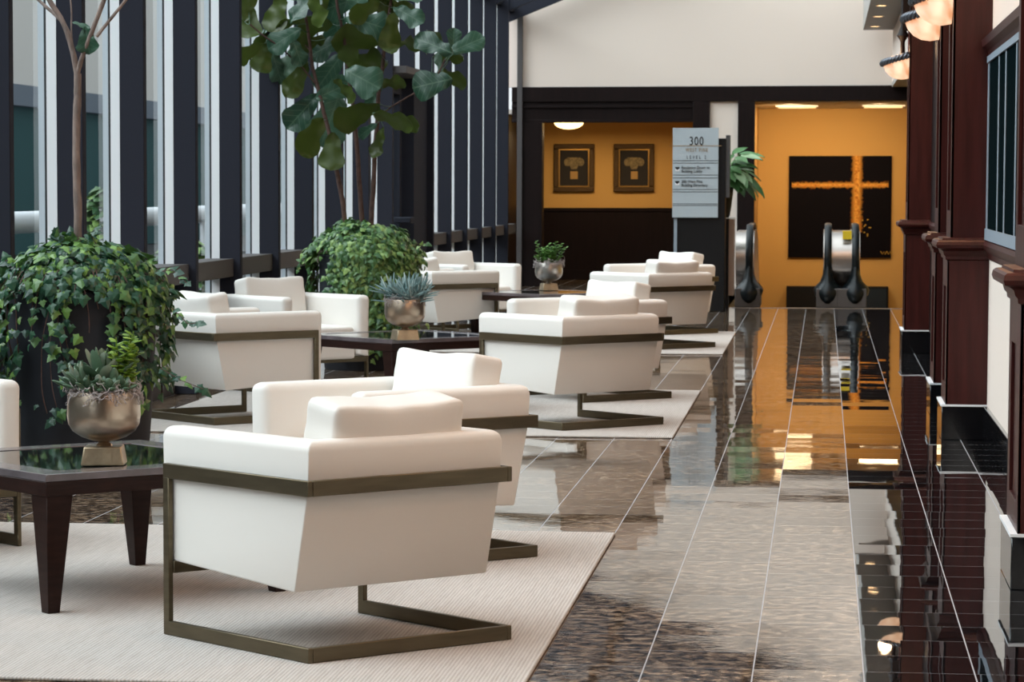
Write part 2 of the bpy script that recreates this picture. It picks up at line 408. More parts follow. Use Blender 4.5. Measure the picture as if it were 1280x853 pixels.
def cushion(w, d, h, n=12, pw=7., bulge=.18, sag=0., seed=0, wr=.004):
    """soft box cushion centred on the origin, w along x, d along y, h along z"""
    bm = bmesh.new(); bmesh.ops.create_cube(bm, size=2.0)
    bmesh.ops.subdivide_edges(bm, edges=bm.edges[:], cuts=n, use_grid_fill=True)
    vs, fs = [], []
    for v in bm.verts:
        a, b, c = v.co
        k = 1 / (abs(a) ** pw + abs(b) ** pw + abs(c) ** pw) ** (1 / pw)
        a, b, c = a * k, b * k, c * k
        f = 1 + bulge * (1 - a * a) * (1 - c * c)
        p = Vector((a * w / 2, b * d / 2 * f, c * h / 2 - sag * (1 - a * a) * (c > 0) * c))
        q = noise.noise(Vector((p.x * 7 + seed * 3.1, p.y * 5, p.z * 9 + seed)))
        edge = max(abs(a), abs(c)) ** 6
        fold = math.sin((a * 9 + c * 14) + seed) * edge * (abs(c) > .2)
        p += p.normalized() * (q * wr * 1.5 + fold * wr * .9)
        vs.append(p)
    bm.verts.index_update()
    for f in bm.faces: fs.append(tuple(v.index for v in f.verts))
    bm.free()
    return vs, fs


# ------------------------------------------------------------------ armchair
GROUND = .012


def make_chair():
    root = empty('lounge_armchair')
    w, wi = .368, .268
    # one continuous upholstered shell: two arms and a back
    def ring(z, yr, yf, s=0.):
        ww = w - s
        return [(-ww, yf, z), (-ww, yr, z), (ww, yr, z), (ww, yf, z)]
    def inner(z, yr): return [(-wi, .395, z), (-wi, yr, z), (wi, yr, z), (wi, .395, z)]
    mb = MB()
    lv = [ring(.205, -.300, .398), ring(.36, -.336, .398), ring(.50, -.366, .400), ring(.646, -.374, .402, -.002)]
    vs = []
    for i, L in enumerate(lv):
        L = list(L)
        if i == 0: L[0] = (L[0][0], L[0][1], .232); L[3] = (L[3][0], L[3][1], .232); L[1] = (*L[1][:2], .192); L[2] = (*L[2][:2], .192)
        vs += L
    top_in = inner(.646, -.290); bot_in = inner(.25, -.290)
    n = len(lv)
    vs += top_in + bot_in
    ti, bi = 4 * n, 4 * n + 4
    fs = []
    for k in range(n - 1):
        for i in range(3): fs.append((4 * k + i, 4 * k + i + 1, 4 * k + 5 + i, 4 * k + 4 + i))
    t = 4 * (n - 1)
    for i in range(3):
        fs.append((t + i, t + i + 1, ti + i + 1, ti + i)); fs.append((ti + i, ti + i + 1, bi + i + 1, bi + i)); fs.append((bi + i, bi + i + 1, i + 1, i))
    for i, d in ((0, 0), (3, 3)):
        fs.append(tuple([4 * k + i for k in range(n)] + [ti + d, bi + d]))
    mb.add(vs, fs)
    sh = mb.build('shell', 'leather', root, bevel=.034, seg=6, angle=180)
    # soft arms and top, but crisp seams at the two rear corners and along the bottom
    bm = bmesh.new(); bm.from_mesh(sh.data); wl = bm.edges.layers.float.new('bevel_weight_edge')
    for e in bm.edges:
        if len(e.link_faces) == 2 and e.calc_face_angle() > R(30):
            a, b = e.verts[0].index, e.verts[1].index
            rear = a < 4 * n and b < 4 * n and a % 4 == b % 4 and a % 4 in (1, 2)
            low = max(e.verts[0].co.z, e.verts[1].co.z) < .3
            e[wl] = .12 if rear else (.3 if low else 1.)
    bm.to_mesh(sh.data); bm.free()
    sh.modifiers['bevel'].limit_method = 'WEIGHT'
    mb = MB().box(-.262, .262, -.30, .375, .215, .315)
    mb.build('seat_base', 'leather', root, bevel=.02, seg=3)
    v, f = cushion(.534, .66, .13, n=9, pw=9, bulge=.0, seed=2); MB().add(v, f, Matrix.Translation((0, .058, .375))).build('seat_cushion', 'leather', root, angle=180)
    v, f = cushion(.495, .15, .41, n=18, pw=16, bulge=.34, sag=.014, seed=5, wr=.0022)
    m = Matrix.Translation((0, -.240, .556)) @ Matrix.Rotation(R(10), 4, 'X')
    MB().add(v, f, m).build('back_cushion', 'leather', root, angle=180)
    # flat bronze bar frame
    t = .018; a = w + .004; o = a + t; yr0, yr1 = -.378 - t, -.378
    MB().box(-o, -a, yr0, .352, .487, .533).box(a, o, yr0, .352, .487, .533).box(-a, a, yr0, yr1, .487, .533).build('frame_band', 'bronze', root, bevel=.002, seg=1)
    for s in (-1, 1):
        x0, x1 = (-o, -a) if s < 0 else (a, o)
        MB().box(x0, x1, .322, .352, .040, .490).build('leg', 'bronze', root, bevel=.002, seg=1)
    MB().box(-o, -a, yr0, .352, 0, .044).box(a, o, yr0, .352, 0, .044).box(-a, a, yr0, yr1, 0, .044).build('floor_rail', 'bronze', root, bevel=.002, seg=1)
    MB().box(-a, a, .318, .350, .192, .230).build('cross_bar', 'bronze', root, bevel=.002, seg=1)
    return root


CH = [  # x, y, heading (degrees from +Y towards -X), label
    (-1.486, 9.194, 46.5, 'white leather armchair nearest the camera, its back turned on the front rug'),
    (-1.60, 11.30, 134, 'white leather armchair facing the camera just behind the nearest armchair'),
    (-3.57, 11.30, 226, 'white leather armchair cut by the left frame edge beside the front coffee table'),
    (-1.463, 17.722, 45.5, 'white leather armchair with its back turned, on the right of the middle rug'),
    (-1.525, 19.94, 134, 'white leather armchair facing the camera on the middle rug, half hidden by a turned chair'),
    (-3.477, 17.81, 315, 'white leather armchair seen from its side just right of the near ivy planter'),
    (-3.58, 20.44, 226, 'white leather armchair by the window facing the middle coffee table and the camera'),
    (-1.463, 26.30, 45.5, 'white leather armchair with its back turned on the far rug near the kiosk'),
    (-1.525, 28.85, 134, 'white leather armchair facing the camera on the far rug beside the black kiosk'),
    (-3.35, 26.68, 315, 'white leather armchair seen from its side just right of the far ivy planter'),
    (-3.37, 28.88, 226, 'white leather armchair left of the far coffee table, under the far window posts'),
]
proto = make_chair()
for i, (x, y, a, lab) in enumerate(CH):
    o = proto if i == 0 else copy_tree(proto)
    o.location = (x, y, GROUND); o.rotation_euler = (0, 0, R(a))
    tag(o, lab, 'armchair', 'white leather armchairs round the coffee tables')


# ------------------------------------------------------------------ rugs
for (y0, y1, lab) in ((8.29, 12.15, 'pale ribbed rug nearest the camera under the front coffee table'),
                      (16.85, 20.75, 'pale ribbed rug under the middle seating group'),
                      (25.30, 29.19, 'pale ribbed rug under the farthest seating group')):
    r = MB().box(-4.0, -.812, y0, y1, .0005, .011).build('area_rug', 'rug', bevel=.004, seg=2)
    tag(r, lab, 'rug', 'pale ribbed rugs along the hall')


# ------------------------------------------------------------------ coffee tables
def make_table():
    root = empty('coffee_table'); h = .485
    MB().box(-h, h, -h, h, .385, .432).add([], []).build('apron', 'espresso', root, bevel=.002, seg=1)
    rim = MB(); wd = .105
    for k in range(4):
        m = Matrix.Rotation(k * PI / 2, 4, 'Z')
        rim.add([(-h, -h, .432), (h, -h, .432), (h - wd, -h + wd, .432), (-h + wd, -h + wd, .432),
                 (-h, -h, .457), (h, -h, .457), (h - wd, -h + wd, .457), (-h + wd, -h + wd, .457)],
                [(0, 3, 2, 1), (4, 5, 6, 7), (0, 1, 5, 4), (1, 2, 6, 5), (2, 3, 7, 6), (3, 0, 4, 7)], m)
    tag(rim.build('tabletop_rim', 'table_rim', root, bevel=.0015, seg=1))
    g = MB().box(-h + wd, h - wd, -h + wd, h - wd, .433, .455).build('glass_inset', 'table_glass', root)
    g['label'] = 'dark mirror glass set into the wooden top'
    for sx in (-1, 1):
        for sy in (-1, 1):
            c0, c1, a, b = h - .056, h - .036, .050, .022
            vs = [(sx * c1 + dx * b, sy * c1 + dy * b, 0) for dx, dy in ((-1, -1), (1, -1), (1, 1), (-1, 1))]
            vs += [(sx * c0 + dx * a, sy * c0 + dy * a, .386) for dx, dy in ((-1, -1), (1, -1), (1, 1), (-1, 1))]
            MB().add(vs, [(0, 3, 2, 1), (4, 5, 6, 7), (0, 1, 5, 4), (1, 2, 6, 5), (2, 3, 7, 6), (3, 0, 4, 7)]).build('leg', 'espresso', root, bevel=.002, seg=1)
    return root


tp = make_table()
for i, (x, y, lab) in enumerate(((-2.475, 10.20, 'dark wood coffee table with glass top on the front rug'),
                                 (-2.575, 18.88, 'dark wood coffee table in the middle of the middle rug'),
                                 (-2.40, 26.68, 'dark wood coffee table on the far rug, carrying the small green shrub'))):
    o = tp if i == 0 else copy_tree(tp)
    o.location = (x, y, GROUND - .001); o.rotation_euler = (0, 0, R(45)); tag(o, lab, 'coffee table', 'square coffee tables between the armchairs')


# ------------------------------------------------------------------ bowls and their plants
TOP = GROUND - .001 + .4575


def make_bowl(loc, mat, label, rz):
    root = empty('pedestal_bowl', loc, rz, label, 'bowl', 'metal pedestal bowls on the coffee tables')
    a, b = .062, .072
    MB().add([(-b, -b, 0), (b, -b, 0), (b, b, 0), (-b, b, 0), (-a, -a, .062), (a, -a, .062), (a, a, .062), (-a, a, .062)],
             [(0, 3, 2, 1), (4, 5, 6, 7), (0, 1, 5, 4), (1, 2, 6, 5), (2, 3, 7, 6), (3, 0, 4, 7)]).build('foot_block', 'stone', root, bevel=.004, seg=2)
    MB().lathe([(.0, .061), (.030, .061), (.026, .068), (.018, .074), (.030, .082), (.0, .084)], 24).build('neck', mat, root, angle=60)
    prof = [(.0, .078), (.035, .079), (.075, .092), (.105, .112), (.119, .136), (.1235, .165), (.122, .20), (.116, .236), (.113, .244), (.109, .243), (.110, .225), (.0, .222)]
    MB().lathe(prof, 48).build('bowl', mat, root, angle=60)
    return root


def moss(parent_loc, r, n, seed, name_label, group):
    rd = random.Random(seed); mb = MB()
    for i in range(n):
        a = rd.uniform(0, 2 * PI); rr = r * rd.uniform(.88, 1.12)
        p = Vector((rr * math.cos(a), rr * math.sin(a), rd.uniform(-.008, .014)))
        pts = []
        d = Vector((rd.uniform(-1, 1), rd.uniform(-1, 1), rd.uniform(-.6, .5)))
        for k in range(7):
            q = p.copy()
            if Vector((q.x, q.y)).length < r * 1.0: q.z = max(q.z, .004)
            pts.append(q)
            d = (d + Vector((rd.uniform(-1, 1), rd.uniform(-1, 1), rd.uniform(-1, .9))) * .9).normalized()
            p = p + d * .0125
            rho = Vector((p.x, p.y)).length
            if rho > r * 1.16: p.x *= .93; p.y *= .93
            if p.z < -.035: p.z = -.035
        mb.tube(pts, .0014, 4, cap=False)
    o = mb.build('dried_moss', 'moss', loc=parent_loc, smooth=True)
    return tag(o, name_label, 'moss', group, 'stuff')


def leafblob(mb, p, tip, nrm, ln, wd, th):
    """a thick little succulent leaf"""
    t = tip.normalized(); n = (nrm - t * nrm.dot(t)); n = n.normalized() if n.length > 1e-4 else t.orthogonal().normalized(); s = t.cross(n)
    st = [(0, .25), (.25, .75), (.55, 1.), (.8, .85), (.95, .45)]
    vs = []; K = 6
    for v, w in st:
        for k in range(K):
            a = 2 * PI * k / K
            vs.append(p + t * (ln * v) + s * (math.cos(a) * wd * .5 * w) + n * (math.sin(a) * th * .5 * w))
    vs.append(p + t * ln)
    fs = [(i * K + k, i * K + (k + 1) % K, (i + 1) * K + (k + 1) % K, (i + 1) * K + k) for i in range(len(st) - 1) for k in range(K)]
    fs += [((len(st) - 1) * K + k, (len(st) - 1) * K + (k + 1) % K, len(vs) - 1) for k in range(K)]
    mb.add(vs, fs)


def rosette(mb, c, n, ln, wd, th, rd, spread=1.2, lean=Vector((0, 0, 0))):
    for i in range(n):
        a = i * 2.4 + rd.uniform(-.2, .2); el = R(85) - spread * (i / n) + rd.uniform(-.12, .12)
        d = Vector((math.cos(a) * math.cos(el), math.sin(a) * math.cos(el), math.sin(el))) + lean
        leafblob(mb, c + Vector((0, 0, .004 * rd.random())), d, Vector((-d.x, -d.y, 1.5)), ln * rd.uniform(.75, 1.1), wd, th)


def sprig(mb, c, tip, n, ln, wd, rd):
    st = tip - c
    mb.tube([c, c + st * .5 + Vector((rd.uniform(-.01, .01), rd.uniform(-.01, .01), 0)), tip], .0018, 4)
    for i in range(n):
        k = .25 + .75 * i / n; a = i * 2.1 + rd.random()
        d = Vector((math.cos(a), math.sin(a), rd.uniform(.0, .7)))
        leafblob(mb, c + st * k, d, Vector((0, 0, 1)), ln * rd.uniform(.7, 1.1), wd, wd * .25)


gp = 'plants in the pedestal bowls'
b1 = (-2.375, 9.905, TOP); b2 = (-2.498, 18.22, TOP); b3 = (-2.414, 27.04, TOP)
make_bowl(b1, 'pot', 'brown metal pedestal bowl on the front coffee table', R(8))
make_bowl(b2, 'pot', 'brown metal pedestal bowl on the middle coffee table, holding a spiky blue succulent', R(25))
make_bowl(b3, 'pot_silver', 'silvery pedestal bowl on the farthest coffee table', R(20))
SO = .226
V = Vector


def sprout(name, bm_list, loc, label, cat='plant'):
    if len(bm_list) == 1:
        o = bm_list[0][1].build(name, bm_list[0][2], loc=loc, angle=80)
    else:
        o = empty(name, loc)
        for nm, mb, mt in bm_list: mb.build(nm, mt, o, angle=80)
    return tag(o, label, cat, gp)


rd = random.Random(11)
m1 = MB(); rosette(m1, V((.005, -.005, .02)), 18, .155, .052, .014, rd, 1.0); rosette(m1, V((.045, -.04, .02)), 10, .08, .032, .012, rd, 1.3)
sprout('paddle_succulent', [('leaves', m1, 'succ_green')], (b1[0], b1[1], b1[2] + SO), 'upright grey-green paddle succulent in the centre of the front bowl')
m1 = MB()
for c in ((-.075, -.02), (-.05, -.06), (-.085, .03)):
    rosette(m1, V((c[0], c[1], .02)), 15, .095, .024, .014, rd, 1.4, V((-.4, -.15, .1)))
sprout('finger_succulent', [('leaves', m1, 'succ_green')], (b1[0], b1[1], b1[2] + SO), 'dark green finger-leaved succulent leaning over the near rim of the front bowl')
m1 = MB()
for c in ((.005, -.085), (-.035, -.088), (.04, -.08), (.075, -.05), (-.01, -.05)):
    rosette(m1, V((c[0], c[1], .02)), 12, .055, .028, .012, rd, 1.5)
sprout('rosette_succulent', [('leaves', m1, 'succ_green')], (b1[0], b1[1], b1[2] + SO), 'low pale rosette succulent at the front rim of the front bowl')
m1 = MB()
for i in range(15):
    a = rd.uniform(-1.2, 1.6); c = V((.05 + .02 * math.cos(a), .01 + .03 * math.sin(a), 0))
    sprig(m1, c, c + V((rd.uniform(-.05, .06), rd.uniform(-.04, .04), rd.uniform(.07, .22))), 11, .034, .026, rd)
sprout('lime_sprig_plant', [('sprigs', m1, 'succ_lime')], (b1[0], b1[1], b1[2] + SO), 'bright lime leafy sprigs rising at the back of the front bowl')
moss((b1[0], b1[1], b1[2] + .238), .118, 230, 3, 'curly pale dried moss around the rim of the front bowl', 'dried moss in the bowls')
m1 = MB()
for c, ln in (((-.03, -.02), (0, 0, 0)), ((.06, .0), (.25, 0, 0)), ((.0, .05), (0, .1, 0)), ((-.075, 0), (-.3, 0, 0)), ((.085, -.04), (.35, -.1, 0)), ((.03, -.07), (.1, -.3, 0))):
    for i in range(40):
        a = rd.uniform(0, 2 * PI); el = rd.uniform(.1, 1.5)
        d = V((math.cos(a) * math.cos(el), math.sin(a) * math.cos(el), math.sin(el))) + V(ln)
        leafblob(m1, V((c[0], c[1], 0)) + V((rd.uniform(-.02, .02), rd.uniform(-.02, .02), rd.uniform(0, .05))), d, V((0, 0, 1)), rd.uniform(.10, .16), .012, .010)
sprout('spiky_succulent', [('leaves', m1, 'succ_blue')], (b2[0], b2[1], b2[2] + SO), 'spiky blue-green succulent filling the bowl on the middle table')
moss((b2[0], b2[1], b2[2] + .238), .112, 130, 4, 'curly pale dried moss under the spiky blue succulent', 'dried moss in the bowls')
m1 = MB()
for i in range(36):
    a = rd.uniform(0, 2 * PI); c = V((.05 * math.cos(a), .05 * math.sin(a), 0)) * rd.random()
    sd = rd.choice((-1, 1, 1))
    sprig(m1, c, c + V((rd.gauss(.0, .045) + .03 * math.cos(a), rd.gauss(0, .04), rd.uniform(.07, .22))), 16, .034, .026, rd)
sprout('little_shrub', [('sprigs', m1, 'shrub')], (b3[0], b3[1], b3[2] + SO), 'small bright green leafy shrub in the farthest bowl')
moss((b3[0], b3[1], b3[2] + .238), .125, 150, 5, 'curly grey dried moss under the little green shrub in the farthest bowl', 'dried moss in the bowls')


# ------------------------------------------------------------------ ivy planters
IVY = [(0, .06), (.22, -.12), (.40, .08), (.64, .22), (.38, .42), (.33, .62), (0, 1.08), (-.33, .62), (-.38, .42), (-.64, .22), (-.40, .08), (-.22, -.12)]


def ivy_leaf(mb, p, tip, nrm, s):
    t = tip.normalized(); n = nrm - t * nrm.dot(t); n = n.normalized() if n.length > 1e-3 else t.orthogonal().normalized(); x = t.cross(n)
    vs = [p + t * (.35 * s) + n * (.07 * s)] + [p + x * (a * s) + t * (b * s) - n * (abs(a) * .22 * s + max(0, b - .5) * .25 * s) for a, b in IVY]
    mb.add(vs, [(0, 1 + i, 1 + (i + 1) % 12) for i in range(12)])


def make_planter(loc, r, h, label):
    root = empty('tall_planter', loc, 0, label, 'planter', 'tall black planters by the window wall')
    prof = [(.0, 0), (r * .86, 0), (r * .875, .01), (r * .93, h * .3), (r * .985, h * .7), (r, h - .03), (r * .995, h - .012), (r * .975, h), (r * .945, h), (r * .93, h - .012), (r * .93, h - .06), (r * .9, h - .06)]
    MB().lathe(prof, 56).build('pot', 'planter', root, angle=50)
    MB().lathe([(r * .925, h - .06), (r * .8, h - .0), (r * .5, h + .05), (.0, h + .07)], 32).build('soil', 'soil', root, angle=60)
    return root


def ivy(loc, r, h, dome_r, dome_h, ndome, strands, sprigs, seed, mat, label, size, gaps=()):
    rd = random.Random(seed); mb = MB(); st = MB(); O = V(loc)
    for i in range(ndome):
        u = rd.random() ** .5; a = rd.uniform(0, 2 * PI)
        lay = rd.uniform(.78, 1.04)
        x, y = dome_r * u * math.cos(a) * lay, dome_r * u * math.sin(a) * lay
        bump_ = noise.noise(V((x * 5, y * 5, seed))) * .05
        z = h - .02 + (dome_h + bump_) * (1 - u ** 2.4) * lay + rd.uniform(-.015, .02)
        if y < .12 and z < h + .05 and any(g0 < x < g1 for g0, g1 in gaps): continue
        nr = V((math.cos(a) * u * 1.3, math.sin(a) * u * 1.3, 1.05 - u * .4)) + V((rd.gauss(0, .38), rd.gauss(0, .38), rd.gauss(0, .3)))
        tip = V((math.cos(a), math.sin(a), -u * 1.2)) + V((rd.gauss(0, .55), rd.gauss(0, .55), rd.gauss(0, .3)))
        ivy_leaf(mb, O + V((x, y, z)), tip, nr, size * rd.uniform(.55, 1.25))
    for (a, ln, den, spread) in strands:
        a = R(a); pts = []; n = int(max(4, (ln + .2) / .028)); out = rd.uniform(.015, .06) + spread * .4; wob = rd.uniform(0, 6)
        for k in range(n):
            s = k * .028
            if s < .2:
                q = s / .2; rr = r * .72 + (r + out - r * .72) * q; z = h + .10 * (1 - q) + .05 * math.sin(q * PI)
            else:
                rr = r + out * (1 - .3 * min(1, (s - .2) / .5)) + .008 * math.sin(s * 20); z = h - (s - .2)
            aa = a + .03 / r * math.sin(s * 7 + wob)
            pts.append(V((rr * math.cos(aa), rr * math.sin(aa), max(z, .02))))
        st.tube([O + p for p in pts], .003, 4, cap=False)
        for k, p in enumerate(pts):
            for _ in range(den):
                if rd.random() < .12: continue
                if p.y < 0 and p.z < h - .02 and any(g0 < p.x < g1 for g0, g1 in gaps): continue
                rad = V((p.x, p.y, 0)).normalized(); side = V((-rad.y, rad.x, 0))
                q = p + side * rd.gauss(0, spread) + rad * rd.uniform(-.01, .04) + V((0, 0, rd.gauss(0, .015)))
                ivy_leaf(mb, O + q, V((0, 0, -1)) + side * rd.gauss(0, .6) + rad * rd.uniform(.0, .7), rad + V((0, 0, .55)) + side * rd.gauss(0, .45) + V((0, 0, rd.gauss(0, .3))), size * rd.uniform(.5, 1.1))
    for pts in sprigs:
        pts = [V(p) for p in pts]
        st.tube(pts, .0025, 4, cap=False)
        for i in range(len(pts) - 1):
            for k in range(4):
                p = pts[i].lerp(pts[i + 1], (k + rd.random()) / 4)
                d = (pts[i + 1] - pts[i]).normalized()
                ivy_leaf(mb, p, d + V((rd.gauss(0, .6), rd.gauss(0, .4), rd.gauss(-.2, .4))), V((rd.gauss(0, .3), -.6, .8)), size * rd.uniform(.55, .95))
    root = empty('ivy', loc, 0, label, 'ivy', 'ivy in the tall planters')
    back = Matrix.Translation(-O)
    for nm, b, mt in (('foliage', mb, mat), ('vines', st, 'bark_red')):
        b.v = [tuple(back @ V(p)) for p in b.v]
        b.build(nm, mt, root, smooth=False, recalc=False)
    return root


P1 = V((-3.625, 14.65, 0)); P2 = V((-3.48, 23.0, 0))
make_planter(P1, .372, .885, 'tall round black planter at left behind the front coffee table')
make_planter(P2, .335, .875, 'tall round black planter farther along the window wall behind the middle seats')


def A(dx): return 270 + math.degrees(math.asin(max(-1, min(1, dx))))


st1 = []
rq = random.Random(2)
for dx, ln, den, sp in ((-.99, .60, 1, .02), (-.72, .50, 2, .03), (-.60, .42, 1, .025), (-.66, .72, 1, .02), (-.30, .30, 1, .02), (-.16, .62, 2, .03), (-.05, .66, 2, .035), (.06, .45, 2, .03), (.12, .60, 1, .03), (.25, .22, 1, .02),
                        (.62, .42, 2, .035), (.72, .52, 3, .04), (.82, .56, 3, .045), (.90, .50, 3, .045), (.97, .55, 3, .05), (1.0, .42, 3, .05), (.70, .72, 1, .03), (-.45, .15, 1, .03), (.4, .12, 1, .03)):
    st1.append((A(dx), ln, den, sp))
for k in range(26): st1.append((rq.uniform(-5, 185), rq.uniform(.2, .6), 2, .05))
for k in range(18): st1.append((rq.uniform(180, 360), rq.uniform(.0, .05), 1, .05))
sp1 = [[at(195, 340, 14.5), at(215, 337, 14.45), at(238, 358, 14.4)], [at(215, 385, 14.4), at(235, 405, 14.3), at(250, 404, 14.28)],
       [at(200, 460, 14.4), at(225, 475, 14.3), at(255, 487, 14.25)], [at(75, 310, 14.6), at(68, 300, 14.6), at(70, 292, 14.6)], [at(120, 305, 14.6), at(112, 292, 14.6), at(118, 288, 14.6)],
       [at(20, 330, 14.5), at(8, 325, 14.5), at(-4, 340, 14.5)]]
ivy(P1, .372, .885, .47, .27, 1000, st1, sp1, 7, 'ivy', 'dark green ivy mounding over the near planter and trailing down its sides', .058, ((-.42, -.31), (-.10, -.02), (.11, .24)))
st2 = []
for k in range(46):
    dx = rq.uniform(-.30, 1.0); st2.append((A(dx), rq.uniform(.45, .80), 3, .045))
for k in range(10): st2.append((A(rq.uniform(.75, 1.)), rq.uniform(.3, .8), 3, .09))
for k in range(7): st2.append((rq.uniform(168, 186), rq.uniform(.25, .5), 2, .035))
for k in range(16): st2.append((rq.uniform(0, 150), rq.uniform(.2, .6), 2, .05))
sp2 = [[at(505, 318, 22.9), at(520, 310, 22.8), at(533, 304, 22.8)], [at(385, 330, 23.0), at(376, 325, 23.0), at(372, 338, 23.0)]]
ivy(P2, .335, .875, .47, .27, 1300, st2, sp2, 9, 'ivy_light', 'light green ivy covering most of the far planter', .055, ((-.34, -.19),))


# ------------------------------------------------------------------ trees in the planters
def trunk(mb, pix, Y, r0, r1, dy=0.):
    pts = [at(x, y, Y + dy * i / max(1, len(pix) - 1)) for i, (x, y) in enumerate(pix)]
    fine = []
    for i in range(len(pts) - 1):
        for k in range(5):
            p = pts[i].lerp(pts[i + 1], k / 5); fine.append(p + V((noise.noise(p * 9), noise.noise(p * 9 + V((5, 0, 0))), 0)) * .006)
    fine.append(pts[-1])
    n = len(fine)
    mb.tube(fine, [(r0 + (r1 - r0) * i / (n - 1)) * (1 + .13 * noise.noise(V((i * .9, r0 * 100, 0)))) for i in range(n)], 8)
    return fine


LW = [(0, .03), (.07, .13), (.18, .21), (.32, .235), (.45, .27), (.60, .35), (.74, .40), (.86, .36), (.95, .22), (1., .03)]


class Foliage:
    def __init__(s): s.mb = MB(); s.uv = []

    def leaf(s, c, tip, nrm, ln, wide=1., droop=.18, fold=.2, wave=.03, ph=0.):
        t = tip.normalized(); n = nrm - t * nrm.dot(t); n = n.normalized() if n.length > 1e-3 else t.orthogonal().normalized(); x = t.cross(n)
        NU = 6; vs = []; base = c - t * (ln * .5)
        for v, w in LW:
            for i in range(NU + 1):
                u = i / NU * 2 - 1
                z = abs(u) * w * fold - droop * v * v + wave * math.sin(v * 15 + ph + (2. if u > 0 else 0)) * abs(u) - .05 * u * u
                vs.append(base + x * (u * w * wide * ln) + t * (v * ln) + n * (z * ln)); s.uv.append((u * .5 * (w / .4) + .5, v))
        fs = [(k * (NU + 1) + i, k * (NU + 1) + i + 1, (k + 1) * (NU + 1) + i + 1, (k + 1) * (NU + 1) + i) for k in range(len(LW) - 1) for i in range(NU)]
        s.mb.add(vs, fs)
        return base

    def stalk(s, a, b):
        n0 = len(s.mb.v); mid = (a + b) / 2 - V((0, 0, .01)); s.mb.tube([a, mid, b], .003, 5, cap=False); s.uv += [(.5, .5)] * (len(s.mb.v) - n0)

    def build(s, parent, loc):
        s.mb.v = [tuple(V(p) - loc) for p in s.mb.v]; s.mb.uv = s.uv
        return s.mb.build('foliage', 'fig', parent, recalc=False, angle=180)


def wood(parts, parent, loc, mat):
    for nm, mb in parts:
        mb.v = [tuple(V(p) - loc) for p in mb.v]; mb.build(nm, mat, parent, angle=70)


# near tree: one bare trunk that forks at the top of the picture
Y1 = 14.68
lo = at(97, 330, Y1)
t1 = empty('fig_tree', lo, 0, 'bare forked tree trunk with one leaf, rising from the near planter', 'tree', 'fig trees in the planters')
mb = MB(); trunk(mb, [(97, 340), (97, 250), (95, 180), (97, 120), (97, 92)], Y1, .021, .019)
def limb(*a):
    b = MB(); f = trunk(b, *a); LIMBS.append(('branch', b)); return f
LIMBS = []
brs = [limb([(97, 96), (92, 70), (84, 40), (73, 18), (62, 0), (45, -30), (20, -70)], Y1, .016, .010),
       limb([(80, 30), (66, 15), (48, 0), (25, -22)], Y1, .010, .007, .1),
       limb([(96, 95), (103, 72), (116, 38), (130, 0), (145, -45)], Y1, .012, .012, -.1),
       limb([(121, 46), (136, 26), (150, 10), (160, -4), (180, -30)], Y1 - .06, .009, .007),
       limb([(91, 65), (89, 35), (88, 0), (90, -30)], Y1, .005, .003, .1)]
wood([('trunk', mb)] + LIMBS, t1, lo, 'bark')
fo = Foliage()
c = at(109, 50, Y1 - .05); fo.stalk(at(103, 70, Y1 - .03), at(105, 36, Y1 - .05)); fo.leaf(c, V((.1, -.1, -1)), V((-.1, -1, .4)), .135, 1.1, fold=.5, wave=.08)
c = at(101, 32, Y1 - .03); fo.leaf(c, V((.9, -.2, -.35)), V((0, -.4, 1)), .10, .7, fold=.5)
rt = random.Random(4)
for b in brs:
    for k in range(5):
        p = b[-1 - k]
        d = V((rt.uniform(-1, 1), rt.uniform(-1, 1), rt.uniform(-.6, .6)))
        if p.z > 2.68: fo.stalk(p, p + d * .05); fo.leaf(p + d * .16, d, V((rt.gauss(0, .5), -.6, .7)), .24, ph=k)
fo.build(t1, lo)

# far tree: three stems with big fiddle-shaped leaves
Y2 = 23.0
lo = at(450, 300, Y2)
t2 = empty('fig_tree', lo, 0, 'leafy fiddle-leaf fig with three thin stems in the far planter', 'tree', 'fig trees in the planters')
stems = []
for pix, dy in (([(434, 300), (428, 250), (419, 205), (412, 170), (400, 120), (391, 85), (386, 50), (380, 0), (376, -40)], -.05),
                ([(453, 285), (449, 230), (446, 180), (441, 130), (434, 85), (430, 45), (422, 10), (414, -40)], .0),
                ([(464, 285), (467, 230), (470, 170), (473, 120), (479, 75), (484, 40), (489, 0), (492, -40)], .06)):
    mb = MB(); stems.append((mb, trunk(mb, pix, Y2 + dy, .020, .010)))
LIMBS.clear()
tips = [limb([(471, 148), (490, 133), (525, 113), (548, 92), (556, 74)], Y2, .007, .006, -.25),
        limb([(397, 108), (378, 85), (352, 60), (330, 45), (312, 30)], Y2 - .05, .007, .006, -.2),
        limb([(389, 65), (372, 45), (345, 30)], Y2 - .05, .006, .005, .25)]
for i, (mb, _) in enumerate(stems): wood([('stem', mb)], t2, lo, 'bark_red')
wood(LIMBS, t2, lo, 'bark_red')
wpts = [p for _, f in stems for p in f] + [p for f in tips for p in f]
fo = Foliage(); rt = random.Random(21)
